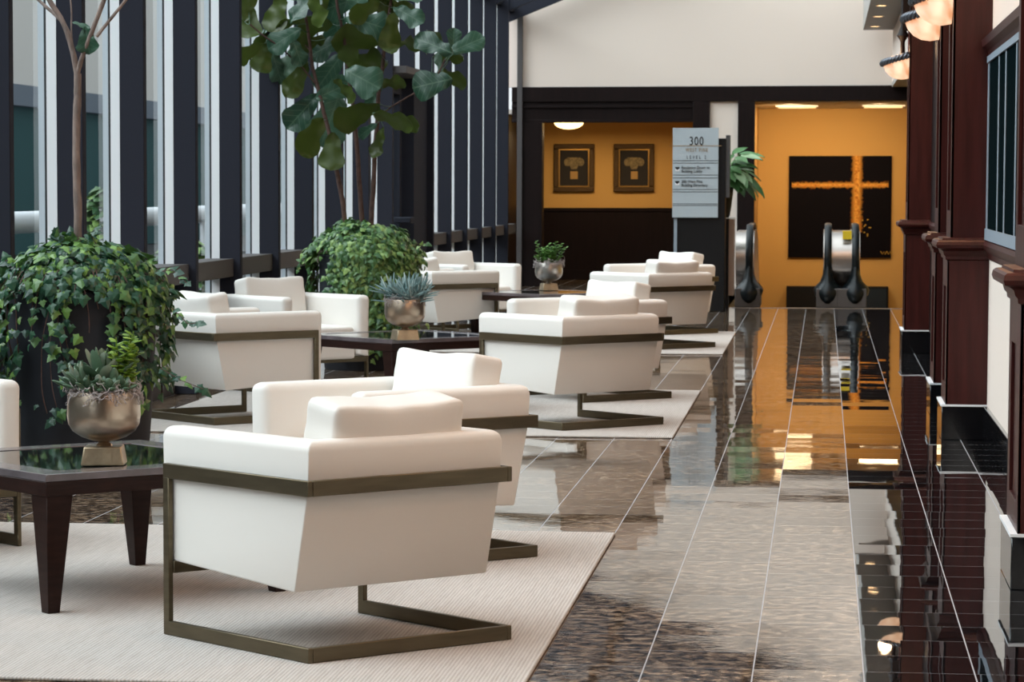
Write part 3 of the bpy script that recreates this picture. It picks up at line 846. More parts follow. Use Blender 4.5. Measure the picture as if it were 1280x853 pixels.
# x, y, length px, direction in picture (degrees, 0 right, 90 up), faces camera(1)/underside(-1), width
LEAVES = [(308, 8, 34, 80, -1, .9), (311, 28, 40, -80, -1, 1.), (325, 10, 42, 60, 1, .8), (347, 16, 44, -100, -1, .9), (380, 6, 52, 60, 1, .8), (343, 33, 38, 160, 1, .7), (362, 26, 36, 200, -1, .7),
          (377, 34, 34, -80, 1, 1.), (355, 48, 44, 215, 1, .8), (394, 32, 40, 180, -1, .9), (421, 34, 40, -95, 1, 1.1), (408, 58, 46, 200, 1, .8), (462, 28, 56, -10, 1, .8), (450, 47, 66, 180, -1, .7), (484, 20, 40, 80, -1, .9),
          (385, 54, 42, 190, -1, .8), (312, 64, 38, 215, -1, .8), (329, 74, 34, -110, -1, 1.), (346, 84, 42, -80, 1, .7), (362, 76, 42, 240, 1, .8), (372, 98, 46, 235, -1, .7), (411, 90, 50, 232, 1, .8), (452, 98, 46, -20, 1, 1.1),
          (440, 74, 36, 120, -1, .9), (459, 76, 48, 10, -1, .9), (417, 113, 44, 25, 1, .8), (378, 139, 52, 225, 1, .8), (388, 170, 50, 240, -1, .9), (414, 148, 66, -105, 1, .9), (415, 190, 44, -100, -1, .9), (447, 140, 56, 200, -1, .9),
          (458, 163, 30, 215, 1, .6), (492, 147, 48, -15, -1, .7), (510, 153, 34, -5, -1, .8), (475, 178, 36, -100, -1, .6), (480, 6, 40, 150, -1, .9), (500, 12, 34, 40, -1, .8), (510, 18, 40, -30, 1, .8), (488, 40, 44, -95, -1, .8),
          (512, 52, 52, 5, -1, .6), (542, 56, 50, 150, 1, .7), (552, 52, 40, 115, -1, .7), (567, 50, 28, 80, 1, .8), (583, 56, 44, 20, 1, .7), (561, 68, 40, 10, -1, .7), (540, 104, 46, 185, 1, 1.), (566, 96, 36, -25, -1, .9), (490, 103, 30, 15, -1, .8), (548, 80, 26, 120, 1, .5),
          (335, -12, 50, 120, 1, .9), (400, -10, 50, 80, -1, 1.), (445, -8, 54, 100, 1, .9), (470, -14, 50, 30, -1, .9), (365, -15, 50, 150, 1, .9), (505, -12, 48, 20, 1, .9), (425, 5, 44, 200, 1, .9), (398, 12, 40, -60, -1, .9), (330, 50, 34, 240, -1, .8), (372, 64, 34, -60, 1, .8), (432, 112, 34, -40, -1, .7), (455, 12, 40, -150, -1, .8), (468, 120, 34, -120, 1, .6)]
for (x, y, l, a, s, w) in LEAVES:
    Y = Y2 + rt.uniform(-.28, .2); c = at(x, y, Y); ln = l / 3800 * Y * 1.12
    a = R(a + rt.uniform(-8, 8)); tip = V((math.cos(a), rt.uniform(-.35, .25), math.sin(a)))
    nr = V((rt.gauss(0, .35), -1.0, .45 + rt.gauss(0, .3))) if s > 0 else V((rt.gauss(0, .35), .9, .75 + rt.gauss(0, .2)))
    b = fo.leaf(c, tip, nr, ln, w, rt.uniform(.08, .26), rt.uniform(.05, .35), rt.uniform(.04, .11), rt.uniform(0, 6))
    q = min(wpts, key=lambda p: (p - b).length)
    if (q - b).length < .45: fo.stalk(q, b)
fo.build(t2, lo)


# ------------------------------------------------------------------ setting: floor
FE = 35.05   # where the floor ends at the escalators
fl = MB().add([(-4.6, -3.2, 0), (.1285, -3.2, 0), (.1285, FE, 0), (-4.6, FE, 0)], [(0, 1, 2, 3)])
fl.add([(-4.6, FE, 0), (-1.08, FE, 0), (-1.08, 45.6, 0), (-4.6, 45.6, 0)], [(0, 1, 2, 3)])
structure('floor', fl, 'floor', 'polished brown granite tile floor reflecting the hall', 'floor', smooth=False)
structure('floor_border', MB().add([(.1285, -3.2, 0), (2.6, -3.2, 0), (2.6, FE, 0), (.1285, FE, 0)], [(0, 1, 2, 3)]), 'floor_dark', 'strip of black granite floor tiles along the panelled right wall', 'floor', smooth=False)
structure('trim_1', MB().box(-1.08, 2.6, FE, FE + .10, -.03, .004).box(-1.08, 2.6, FE + .02, FE + .06, -3.6, -.03), 'steel', 'steel edge strip where the floor ends at the escalators', 'trim')

# ------------------------------------------------------------------ left window wall
XW, XG, BAY = -4.15, -4.37, 1.566
Z_EAVE = 3.82


def bay(name, y, first):
    root = empty(name, (0, y, 0), 0, 'tall window bay behind a charcoal post in the glass wall', 'window', 'tall bays of the glass wall', 'structure')
    p = MB().box(-4.303, XW, 0, .08, 0, Z_EAVE + .35); o = p.build('post', 'post', root, bevel=.004, seg=1)
    MB().box(-4.361, -4.303, 0, .10, .0, Z_EAVE).build('silver_frame', 'silver', root)
    MB().box(-4.376, -4.361, .01, .09, .0, Z_EAVE).build('gasket', 'gasket', root)
    MB().box(-4.412, -4.376, .01, .09, .0, Z_EAVE).build('outer_fin', 'outer_metal', root)
    if first == 'solid':
        MB().box(-4.37, -4.22, .08, BAY, 0, 2.5).build('solid_panel', 'post', root)
        MB().add([(XG, .08, 2.5), (XG, BAY, 2.5), (XG, BAY, Z_EAVE), (XG, .08, Z_EAVE)], [(0, 1, 2, 3)]).build('pane', 'glass', root, smooth=False)
        return root
    MB().add([(XG, .08, .9), (XG, BAY, .9), (XG, BAY, Z_EAVE), (XG, .08, Z_EAVE)], [(0, 1, 2, 3)]).build('pane', 'glass', root, smooth=False)
    if first != 'door':
        MB().box(-4.40, -4.20, .08, BAY, .745, .875).box(-4.40, -4.30, .08, BAY, 0, .09).build('sill_rail', 'sill', root, bevel=.003, seg=1)
    MB().add([(XG, .08, .05), (XG, BAY, .05), (XG, BAY, .80), (XG, .08, .80)], [(0, 1, 2, 3)]).build('lower_pane', 'glass', root, smooth=False)
    return root


k0 = -11
for i, k in enumerate(range(k0, 17)):
    bay('window_%d' % (i + 1), 15.36 - .08 + BAY * k, 'door' if k == 9 else ('solid' if k == 10 else ''))
# the glazed door with its projecting header
dr = empty('door_1', (0, 15.28 + 9 * BAY, 0), 0, 'dark framed glass door with a brown projecting header in the window wall', 'door', None, 'structure')
MB().box(-4.36, -4.02, .05, 2.75, 2.49, 2.56).build('header', 'sill', dr, bevel=.004, seg=1)
MB().box(-4.36, -4.27, .08, .30, 0, 2.49).box(-4.36, -4.27, 1.38, 1.52, 0, 2.49).box(-4.36, -4.27, .30, 1.38, 2.32, 2.49).box(-4.36, -4.27, .30, 1.38, 0, .12).build('door_frame', 'post', dr, bevel=.004, seg=1)
MB().box(-4.29, -4.12, 1.10, 1.36, 1.02, 1.08).build('push_bar', 'post', dr, bevel=.01, seg=2)
MB().add([(-4.30, .30, .12), (-4.30, 1.38, .12), (-4.30, 1.38, 2.32), (-4.30, .30, 2.32)], [(0, 1, 2, 3)]).build('door_glass', 'glass', dr, smooth=False)

# ------------------------------------------------------------------ sloping glazed roof
SL = .40
def zr(x): return 3.95 + SL * (x + 4.15)
XO, YO, YP = -1.1, 5.5, 23.0   # glazing limits; the unseen opaque slope beyond is added to block skylight
ce = empty('ceiling', (0, 0, 0), 0, 'sloping glazed roof on charcoal rafters above the hall', 'ceiling', None, 'structure')
for k in range(k0, 18):
    y = 15.30 + BAY * k
    MB().add([(-4.32, y, zr(-4.32) - .24), (.98, y, zr(.98) - .24), (.98, y, zr(.98)), (-4.32, y, zr(-4.32)), (-4.32, y + .09, zr(-4.32) - .24), (.98, y + .09, zr(.98) - .24), (.98, y + .09, zr(.98)), (-4.32, y + .09, zr(-4.32))],
             [(0, 1, 2, 3), (7, 6, 5, 4), (0, 4, 5, 1), (1, 5, 6, 2), (2, 6, 7, 3), (3, 7, 4, 0)]).build('rafter', 'post', ce)
for x in (-4.28, -2.6, -.9, .85):
    MB().box(x - .05, x + .05, -3.0, 42.3, zr(x) - .11, zr(x) - .02).build('purlin', 'post', ce)
MB().add([(-4.4, YO, zr(-4.4) + .01), (XO, YO, zr(XO) + .01), (XO, YP, zr(XO) + .01), (1.02, YP, zr(1.02) + .01), (1.02, 42.4, zr(1.02) + .01), (-4.4, 42.4, zr(-4.4) + .01)], [(0, 1, 2, 3, 4, 5)]).build('roof_glass', 'glass', ce, smooth=False)

MB().add([(XO, -3.2, zr(XO)), (1.02, -3.2, zr(1.02)), (1.02, YP, zr(1.02)), (XO, YP, zr(XO)), (XO, -3.2, zr(XO) + .1), (1.02, -3.2, zr(1.02) + .1), (1.02, YP, zr(1.02) + .1), (XO, YP, zr(XO) + .1)],
         [(0, 3, 2, 1), (4, 5, 6, 7), (0, 1, 5, 4), (1, 2, 6, 5), (2, 3, 7, 6), (3, 0, 4, 7)]).add([(-4.4, -3.2, zr(-4.4) + .01), (XO, -3.2, zr(XO) + .01), (XO, YO, zr(XO) + .01), (-4.4, YO, zr(-4.4) + .01)], [(0, 3, 2, 1)]).build('slope_blocker', 'white_wall', ce, smooth=False)
# ------------------------------------------------------------------ right wall
XR = .90
C1E = 26.40
rw = MB().box(XR, XR + .12, -3.2, C1E, 0, 2.80).box(XR, XR + .12, -3.2, 42.4, 2.80, 6.15)
structure('wall_right', rw, 'white_wall', 'cream right wall behind the mahogany columns', 'wall', smooth=False)
structure('trim_2', MB().box(XR, 2.4, C1E, 42.3, 2.74, 2.80), 'grey_paint', 'grey underside of the wall above the side opening', 'trim', smooth=False)
structure('wall_side', MB().box(2.4, 2.5, C1E - 1, 47, -3.6, 2.80), 'yellow_wall', 'ochre side wall beyond the columns', 'wall', smooth=False)
structure('wall_return', MB().box(XR + .12, 2.4, C1E - .12, C1E, 0, 2.80), 'yellow_wall', 'short ochre return wall behind the far column', 'wall', smooth=False)
sf = empty('ceiling_soffit', (0, 0, 0), 0, 'grey dropped soffit with small downlights along the right wall', 'soffit', None, 'structure')
MB().box(.50, XR, 1.0, 42.0, 3.50, 3.95).build('soffit_box', 'grey_paint', sf, smooth=False)
for y in (41.0, 38.6, 36.3):
    d = empty('downlight', (.64, y, 3.50), 0, 'small warm recessed downlight, %s along the grey soffit' % {41.0: 'farthest of three', 38.6: 'middle one of three', 36.3: 'nearest to the camera'}[y], 'downlight', 'downlights in the soffit')
    MB().lathe([(.085, -.006), (.085, .002), (.065, .002), (.065, -.006), (.085, -.006)], 24).build('trim_ring', 'grey_paint', d)
    MB().lathe([(.064, -.003), (.0, -.003)], 24).build('lens', 'downlight', d)
for i in range(5, 16):   # the row of downlights, those nearer the camera
    l = bpy.data.lights.new('soffit_lamp', 'AREA'); l.shape = 'DISK'; l.size = .12; l.energy = 18; l.color = (1, .56, .29)
    o = bpy.data.objects.new('soffit_lamp', l); COL.objects.link(o); o.location = (.64, 41.0 - 2.4 * i, 3.485)


def column(y0, dep, label, n, rear=False):
    c = empty('column', (0, y0, 0), 0, label, 'column', 'mahogany columns of the right wall', 'structure')
    MB().box(.655, XR + .02, 0, dep, 0, .185).build('plinth', 'black_granite', c, bevel=.004, seg=1)
    tag(MB().box(.650, XR + .02, -.006, dep + .006, .185, .196).build('plinth_edge', 'silver', c))
    x0 = .675
    MB().box(x0 + .012, XR + .02, .012, dep - .012, .196, 1.0).build('lower_shaft', 'mahogany', c)
    f = MB(); w = .12
    f.box(x0, x0 + .012, .0, w, .196, 1.0).box(x0, x0 + .012, dep - w, dep, .196, 1.0).box(x0, x0 + .012, w, dep - w, .196, .30).box(x0, x0 + .012, w, dep - w, .84, 1.0)
    f.box(x0, XR + .02, .0, .012, .196, 1.0).box(x0, XR + .02, dep - .012, dep, .196, 1.0)
    f.build('lower_panelling', 'mahogany', c, bevel=.0015, seg=1)
    # moulded chair rail that wraps the shaft
    prof = [(.000, .990), (.010, .995), (.012, 1.012), (.020, 1.02), (.026, 1.040), (.040, 1.052), (.058, 1.058), (.064, 1.075), (.060, 1.092), (.050, 1.100), (.030, 1.102), (.028, 1.112), (.0, 1.114)]
    vs, fs = [], []
    for (o, z) in prof:
        vs += [(XR + .02, -o, z), (x0 - o, -o, z), (x0 - o, dep + o, z), (XR + .02, dep + o, z)]
    for k in range(len(prof) - 1):
        for i in range(3): fs.append((4 * k + i, 4 * k + i + 1, 4 * k + 5 + i, 4 * k + 4 + i))
    t = 4 * (len(prof) - 1); fs += [(t, t + 1, t + 2, t + 3), (3, 2, 1, 0)]
    MB().add(vs, fs).build('chair_rail', 'mahogany', c, angle=30)
    x1 = .690
    MB().box(x1 + .014, XR + .02, .026, dep - .026, 1.11, 3.50).build('upper_shaft', 'mahogany', c)
    f = MB(); w = .12
    f.box(x1, x1 + .014, .014, w, 1.11, 3.5).box(x1, x1 + .014, dep - w, dep - .014, 1.11, 3.5).box(x1, x1 + .014, w, dep - w, 1.11, 1.26).box(x1, x1 + .014, w, dep - w, 3.3, 3.5)
    f.box(x1, XR + .02, .014, .026, 1.11, 3.5).box(x1, XR + .02, dep - .026, dep - .014, 1.11, 3.5)
    f.build('upper_panelling', 'mahogany', c, bevel=.0015, seg=1)
    return c


COLS = [(10.69, .62, 'mahogany column cut by the right frame edge'), (17.01, .62, 'mahogany column with a wide lit face left of the office window'),
        (18.85, .62, 'narrow sliver of mahogany column between the wide one and the far one'), (25.77, .62, 'far mahogany column beside the ochre escalator opening')]
for i, (y, d, lab) in enumerate(COLS): column(y, d, lab, i)

# chair rail, baseboard and window along the right wall
def rail_run(name, ya, yb, label):
    prof = [(.000, .99), (.012, 1.0), (.018, 1.03), (.036, 1.05), (.042, 1.075), (.034, 1.098), (.0, 1.104)]
    MBx = MB().prism([(XR + .004 - o, z) for o, z in prof], ya, yb, 'y')
    return structure(name, MBx, 'mahogany', label, 'trim', angle=30)
rail_run('trim_3', 11.31, 17.01, 'mahogany chair rail under the office window')
rail_run('trim_4', 17.63, 18.85, 'short mahogany chair rail between the paired columns')
rail_run('trim_5', 19.47, 25.77, 'mahogany chair rail before the far column')
rail_run('trim_6', -3, 10.69, 'mahogany chair rail nearest the camera')
for i, (a, b, lab) in enumerate(((11.31, 17.01, 'black granite baseboard under the office window'), (19.47, 25.77, 'black granite baseboard before the far column'), (-3, 10.69, 'black granite baseboard nearest the camera'), (17.63, 18.85, 'short black baseboard between the paired columns'))):
    structure('baseboard_right' + ('' if i == 0 else '_%d' % i), MB().box(XR - .02, XR + .02, a, b, 0, .19), 'black_granite', lab, 'baseboard', bevel=.003, seg=1)
ow = empty('window_30', (XR, 0, 0), 0, 'office window with blue-grey frame and dark glass in the right wall', 'window', None, 'structure')
y0, y1 = 12.0, 16.98
MB().box(-.030, .01, y0, y1, 1.104, 1.165).box(-.030, .01, y0, y1, 2.065, 2.10).box(-.024, .01, y1 - .12, y1, 1.165, 2.065).box(-.030, .01, y0, y0 + .05, 1.165, 2.065).build('window_frame', 'blue_frame', ow)
MB().box(-.020, .005, y0 + .05, y1 - .12, 1.165, 2.065).build('pane', 'dark_glass', ow)
for y in (15.95, 15.35, 14.5, 13.7, 12.9):
    MB().box(-.023, -.02, y - .04, y + .03, 1.165, 2.065).build('mullion', 'blue_frame', ow)
structure('trim_7', MB().prism([(XR + .004 - o, z) for o, z in ((0, 2.08), (.02, 2.09), (.03, 2.13), (.06, 2.15), (.065, 2.19), (.04, 2.21), (.0, 2.24))], 11.31, 17.01, 'y'), 'mahogany', 'mahogany head moulding above the office window', 'trim', angle=30)
structure('wall_panelling', MB().box(XR - .02, XR + .01, 19.47, 25.77, .19, 3.5).box(XR - .02, XR + .01, 17.63, 18.85, .19, 3.5), 'mahogany_dark', 'dark panelling between the far mahogany columns', 'panelling', smooth=False)

# ------------------------------------------------------------------ sconces
for (y, lab) in ((17.32, 'glowing alabaster bowl sconce nearest the camera, cut by the top of the frame'), (19.16, 'glowing alabaster bowl sconce partly behind the nearest one'), (26.08, 'lowest-looking alabaster bowl sconce on the far mahogany column')):
    s = empty('wall_sconce', (.690, y, 2.295), 0, lab, 'wall lamp', 'alabaster bowl sconces on the columns')
    r = .216
    prof = [(.0, .0), (r * .25, .006), (r * .5, .026), (r * .72, .060), (r * .88, .102), (r * .97, .150), (r * .95, .152), (r * .85, .104), (r * .68, .064), (r * .4, .03), (.0, .012)]
    tilt = Matrix(((1, 0, 0, 0), (0, 1, 0, 0), (.27, 0, 1.13, 0), (0, 0, 0, 1)))   # the bowls hang lower at their outer edge
    MB().lathe(prof, 32, a0=PI / 2, a1=3 * PI / 2, closed=False, mat=tilt).build('bowl', 'alabaster', s, angle=60)
    rope = MB()
    for ph in (0, PI):
        pts = []
        for k in range(121):
            a = PI / 2 + PI * k / 120; tw = k * .55 + ph
            rr = r * .985 + .013 * math.cos(tw); pts.append((rr * math.cos(a), rr * math.sin(a), .168 + .013 * math.sin(tw)))
        rope.tube(pts, .0155, 7, mat=tilt)
    rope.build('rope_rim', 'rope', s, angle=180)
    MB().lathe([(.0, .13), (.03, .13), (.022, .16), (.018, .30), (.024, .32), (.05, .36), (.03, .40), (.016, .44), (.016, .80), (.0, .82)], 16, c=(-.05, 0, 0)).box(-.05, .012, -.03, .03, .40, .78).build('stem', 'mahogany_dark', s, angle=40)
    l = bpy.data.lights.new('sconce_lamp', 'POINT'); l.energy = 3; l.color = (1, .62, .34); l.shadow_soft_size = .06
    lo_ = bpy.data.objects.new('sconce_lamp', l); COL.objects.link(lo_); lo_.location = (.690 - .12, y, 2.30 + .22)

# ------------------------------------------------------------------ far wall
YF = 42.3
def fx(px): return at(px, 200, YF).x
ztop, zbeam = at(880, 108, YF).z, at(880, 127, YF).z
poly = [(-4.6, ztop), (XR + .1, ztop), (XR + .1, zr(XR + .1)), (-4.6, zr(-4.6))]
structure('wall_back', MB().prism(poly, YF, YF + .15, 'y'), 'white_wall', 'tall cream wall above the far openings', 'wall', smooth=False)
structure('trim_8', MB().box(-4.3, 1.30, YF - .05, YF + .3, zbeam, ztop), 'mahogany_dark', 'long dark mahogany beam below the cream wall', 'beam', bevel=.006, seg=1)
xa, xb, xc, xd, xe = fx(678), fx(866), fx(887), fx(922), fx(943)
zh = at(750, 153, YF).z
structure('trim_9', MB().box(-4.3, xb, YF - .02, YF + .25, zh, zbeam).box(-4.3, xb, YF - .05, YF - .02, zh + .20, zh + .23).box(-4.3, xb, YF - .035, YF - .02, zh, zh + .04), 'mahogany_dark', 'mahogany header over the dim alcove', 'trim', bevel=.003, seg=1)
structure('trim_10', MB().box(-4.15, xa, YF - .04, YF + .25, 0, zh), 'mahogany_dark', 'dark jamb at the left of the alcove', 'trim', bevel=.003, seg=1)
structure('trim_11', MB().box(xb, xc, YF - .06, YF + .25, 0, zbeam), 'mahogany_dark', 'mahogany pilaster behind the kiosk', 'trim', bevel=.003, seg=1)
structure('wall_pier', MB().box(xc, xd, YF - .0, YF + .2, 0, zbeam), 'white_wall', 'narrow cream wall strip behind the kiosk', 'wall', smooth=False)
structure('trim_12', MB().box(xd, xe, YF - .06, YF + .25, -3.6, zbeam), 'mahogany_dark', 'dark pilaster at the left of the escalator opening', 'trim', bevel=.003, seg=1)
structure('wall_corner', MB().box(-4.22, -4.15, YF - .1, YF + .1, 0, 3.8), 'sill', 'grey strip where the window wall meets the far wall', 'wall', smooth=False)
# dim alcove
YA = 45.4
structure('wall_alcove', MB().box(-4.4, xc + .1, YA, YA + .1, 0, 2.42), 'yellow_wall', 'ochre back wall of the alcove with two framed prints', 'wall', smooth=False)
zw = at(750, 260, YA).z
structure('trim_13', MB().box(-4.4, xc + .1, YA - .03, YA, .0, zw).box(-4.4, xc + .1, YA - .05, YA, zw - .05, zw).box(-4.4, xc + .1, YA - .045, YA - .03, 0, .14), 'mahogany_dark', 'dark wainscot under the framed prints', 'panelling', bevel=.003, seg=1)
structure('ceiling_alcove', MB().box(-4.4, xc + .1, YF + .25, YA + .1, 2.40, 2.46), 'ceil_white', 'dim ceiling of the alcove', 'ceiling', smooth=False)
structure('wall_alcove_left', MB().box(-4.5, -4.4, YF, YA + .1, 0, 2.42), 'mahogany_dark', 'dark left side of the alcove', 'wall', smooth=False)
structure('wall_alcove_right', MB().box(xc + .1, xc + .2, YF + .2, YA + .1, 0, 2.42), 'yellow_wall', 'ochre right side of the alcove', 'wall', smooth=False)
pl = at(711, 152, 44.2)
dl = empty('dome_light', (pl.x, pl.y, 2.40), 0, 'glowing dome light on the alcove ceiling', 'ceiling lamp')
zc = pl.z - 2.40
MB().lathe([(.0, 0), (.06, 0), (.06, zc + .03), (.235, zc + .02), (.24, zc), (.225, zc)], 32).build('canopy', 'brass', dl)
MB().lathe([(.223, zc + .006), (.20, zc - .05), (.15, zc - .085), (.08, zc - .105), (.0, zc - .112)], 32).build('dome', 'lamp', dl, angle=180)
l = bpy.data.lights.new('dome_and_fill_lamp', 'AREA'); l.shape = 'DISK'; l.size = .4; l.energy = 16; l.color = (1, .74, .42)
for dx in (0, 1.15):  # first sits under the dome, second is an added fill without fixture
    o = bpy.data.objects.new('dome_and_fill_lamp', l); COL.objects.link(o); o.location = (pl.x + dx, 44.1, 2.40 + zc - .13)

for (x0, x1, seed, lab) in ((692, 743, 0, 'gilt framed print of a column capital, left of two in the alcove'), (767, 818, 1, 'gilt framed print of a column capital, nearer the kiosk')):
    a, b = at(x0, 240, YA - .03), at(x1, 180, YA - .03); w, h = (b.x - a.x) / 2, (b.z - a.z) / 2
    f = empty('framed_print', ((a.x + b.x) / 2, YA - .002, (a.z + b.z) / 2), 0, lab, 'framed print', 'framed prints in the alcove')
    fr = MB(); t = .075
    for (u0, u1, v0, v1) in ((-w, w, h - t, h), (-w, w, -h, -h + t), (-w, -w + t, -h + t, h - t), (w - t, w, -h + t, h - t)): fr.box(u0, u1, -.05, 0, v0, v1)
    fr.build('frame', 'gold_frame', f, bevel=.012, seg=3)
    lp = MB(); q = .016; wi, hi = w - t, h - t
    for (u0, u1, v0, v1) in ((-wi, wi, hi - q, hi), (-wi, wi, -hi, -hi + q), (-wi, -wi + q, -hi + q, hi - q), (wi - q, wi, -hi + q, hi - q)): lp.box(u0, u1, -.035, 0, v0, v1)
    lp.build('inner_lip', 'gold_lip', f)
    MB().box(-wi, wi, -.012, 0, -hi, hi).build('print', 'canvas', f)
    cp = MB(); y = -.016
    cp.prism([(-.10, .155), (.10, .155), (.085, .10), (.06, .03), (.04, -.02), (-.04, -.02), (-.06, .03), (-.085, .10)], y, y + .003, 'y')
    for sx in (-1, 1):
        cp.prism([(sx * .098 + .052 * math.cos(k * PI / 10), .085 + .06 * math.sin(k * PI / 10)) for k in range(20)], y - .002, y + .002, 'y')
    cp.build('capital_image', 'print_ivory', f, smooth=False)
    MB().prism([(-.055 + .01 * seed, -.05), (.055, -.05), (.055, -.165), (-.055 + .01 * seed, -.165)], y, y + .003, 'y').build('shaft_image', 'print_gold', f, smooth=False)

# ------------------------------------------------------------------ escalator lobby
YE = 46.2
zl = 2.545
structure('wall_lobby', MB().box(-1.3, 2.5, YE, YE + .1, -3.6, zl), 'yellow_wall', 'ochre back wall of the escalator lobby', 'wall', smooth=False)
zg = at(1060, 340, YE).z
structure('trim_14', MB().box(-1.3, 2.5, YE - .006, YE, -3.6, zg - .012), 'yellow_wall', 'lower ochre panel below the groove line', 'trim', smooth=False)
xl = fx(943) - .03
structure('wall_lobby_left', MB().box(xl - .1, xl, YF + .2, YE, -3.6, zl), 'yellow_wall', 'ochre left side of the escalator lobby', 'wall', smooth=False)
structure('ceiling_lobby', MB().box(-1.3, 2.5, YF + .2, YE + .1, zl, zl + .06), 'ceil_white', 'pale ceiling of the escalator lobby', 'ceiling', smooth=False)
structure('wall_well', MB().box(-1.18, -1.08, FE, YF + .2, -3.6, 0), 'yellow_wall', 'ochre side of the escalator well', 'wall', smooth=False)
structure('ceiling_link', MB().box(XR + .12, 2.5, C1E - .2, YF + .3, 2.80, 2.86), 'ceil_white', 'ceiling of the side passage', 'ceiling', smooth=False)
structure('floor_well', MB().box(-1.3, 2.6, FE, YE, -3.7, -3.6), 'grey_base', 'floor at the bottom of the escalator well', 'floor', smooth=False)
for (x0, x1, lab) in ((973, 1020, 'warm rectangular ceiling panel light above the left of the painting'), (1080, 1128, 'warm rectangular ceiling panel light near the far column')):
    a, b = at(x0, 132, 44.8).x, at(x1, 132, 44.8).x
    p = empty('panel_light', ((a + b) / 2, 44.7, zl), 0, lab, 'ceiling light', 'panel lights in the escalator lobby')
    w = (b - a) / 2
    MB().box(-w - .03, w + .03, -.53, -.5, -.02, 0).box(-w - .03, w + .03, .5, .53, -.02, 0).box(-w - .03, -w, -.5, .5, -.02, 0).box(w, w + .03, -.5, .5, -.02, 0).build('frame', 'ceil_white', p, smooth=False)
    MB().box(-w, w, -.5, .5, -.012, -.002).build('diffuser', 'panel_light', p, smooth=False)
    l = bpy.data.lights.new('panel_lamp', 'AREA'); l.shape = 'RECTANGLE'; l.size = 2 * w; l.size_y = .95; l.energy = 7; l.color = (1, .76, .46)
    o = bpy.data.objects.new('panel_lamp', l); COL.objects.link(o); o.location = ((a + b) / 2, 44.7, zl - .03)
for (x, tx, en) in ((-.45, -.62, 165), (.75, .85, 105)):   # added spots behind the beam, no fixtures, brightening the ochre wall
    l = bpy.data.lights.new('added_wall_spot', 'SPOT'); l.energy = en; l.color = (1, .76, .46); l.spot_size = R(88); l.spot_blend = 1; l.shadow_soft_size = .05
    o = bpy.data.objects.new('added_wall_spot', l); COL.objects.link(o); o.location = (x, 43.2, 2.48)
    o.rotation_euler = (V((tx, YE, 1.35)) - V((x, 43.2, 2.48))).to_track_quat('-Z', 'Y').to_euler()
a, b = at(985, 322, YE), at(1115, 195, YE)
pt = empty('canvas_painting', ((a.x + b.x) / 2, YE - .002, (a.z + b.z) / 2), 0, 'large dark canvas crossed by loose gold bands on the ochre wall', 'painting')
w, h = (b.x - a.x) / 2, (b.z - a.z) / 2
MB().box(-w, w, -.045, 0, -h, h).build('canvas', 'painting', pt, smooth=False)
sg = MB()
rs = random.Random(3)
for k in range(2):
    x = w * .80 + k * .09; sg.tube([(x, -.048, -h + .10), (x + .03, -.048, -h + .055), (x + .05, -.048, -h + .095), (x + .07, -.048, -h + .05), (x + .09, -.048, -h + .10)], .007, 5)
for k in range(9):
    x, z = w * .43 + rs.uniform(0, .12), -h + .3 + rs.uniform(0, .3); sg.box(x, x + .02, -.049, -.046, z, z + .018)
sg.build('signature_marks', 'signature', pt, smooth=False)
a, b = at(983, 386, YE), at(1110, 358, YE)
lp = empty('low_cabinet', ((a.x + b.x) / 2, YE - .17, a.z - .35), 0, 'low black cabinet against the ochre wall behind the escalator', 'cabinet')
w = (b.x - a.x) / 2; h = b.z - a.z + .35
MB().box(-w, w, -.16, .16, 0, h).build('body', 'black_plastic', lp, bevel=.006, seg=1)
MB().box(w * .55, w - .03, -.172, -.16, .30, h - .03).build('door', 'cabinet_blue', lp, bevel=.003, seg=1)
MB().box(-.9, .9, -.1, .1, -3.6 - (a.z - .35), 0).build('pedestal', 'black_plastic', lp)


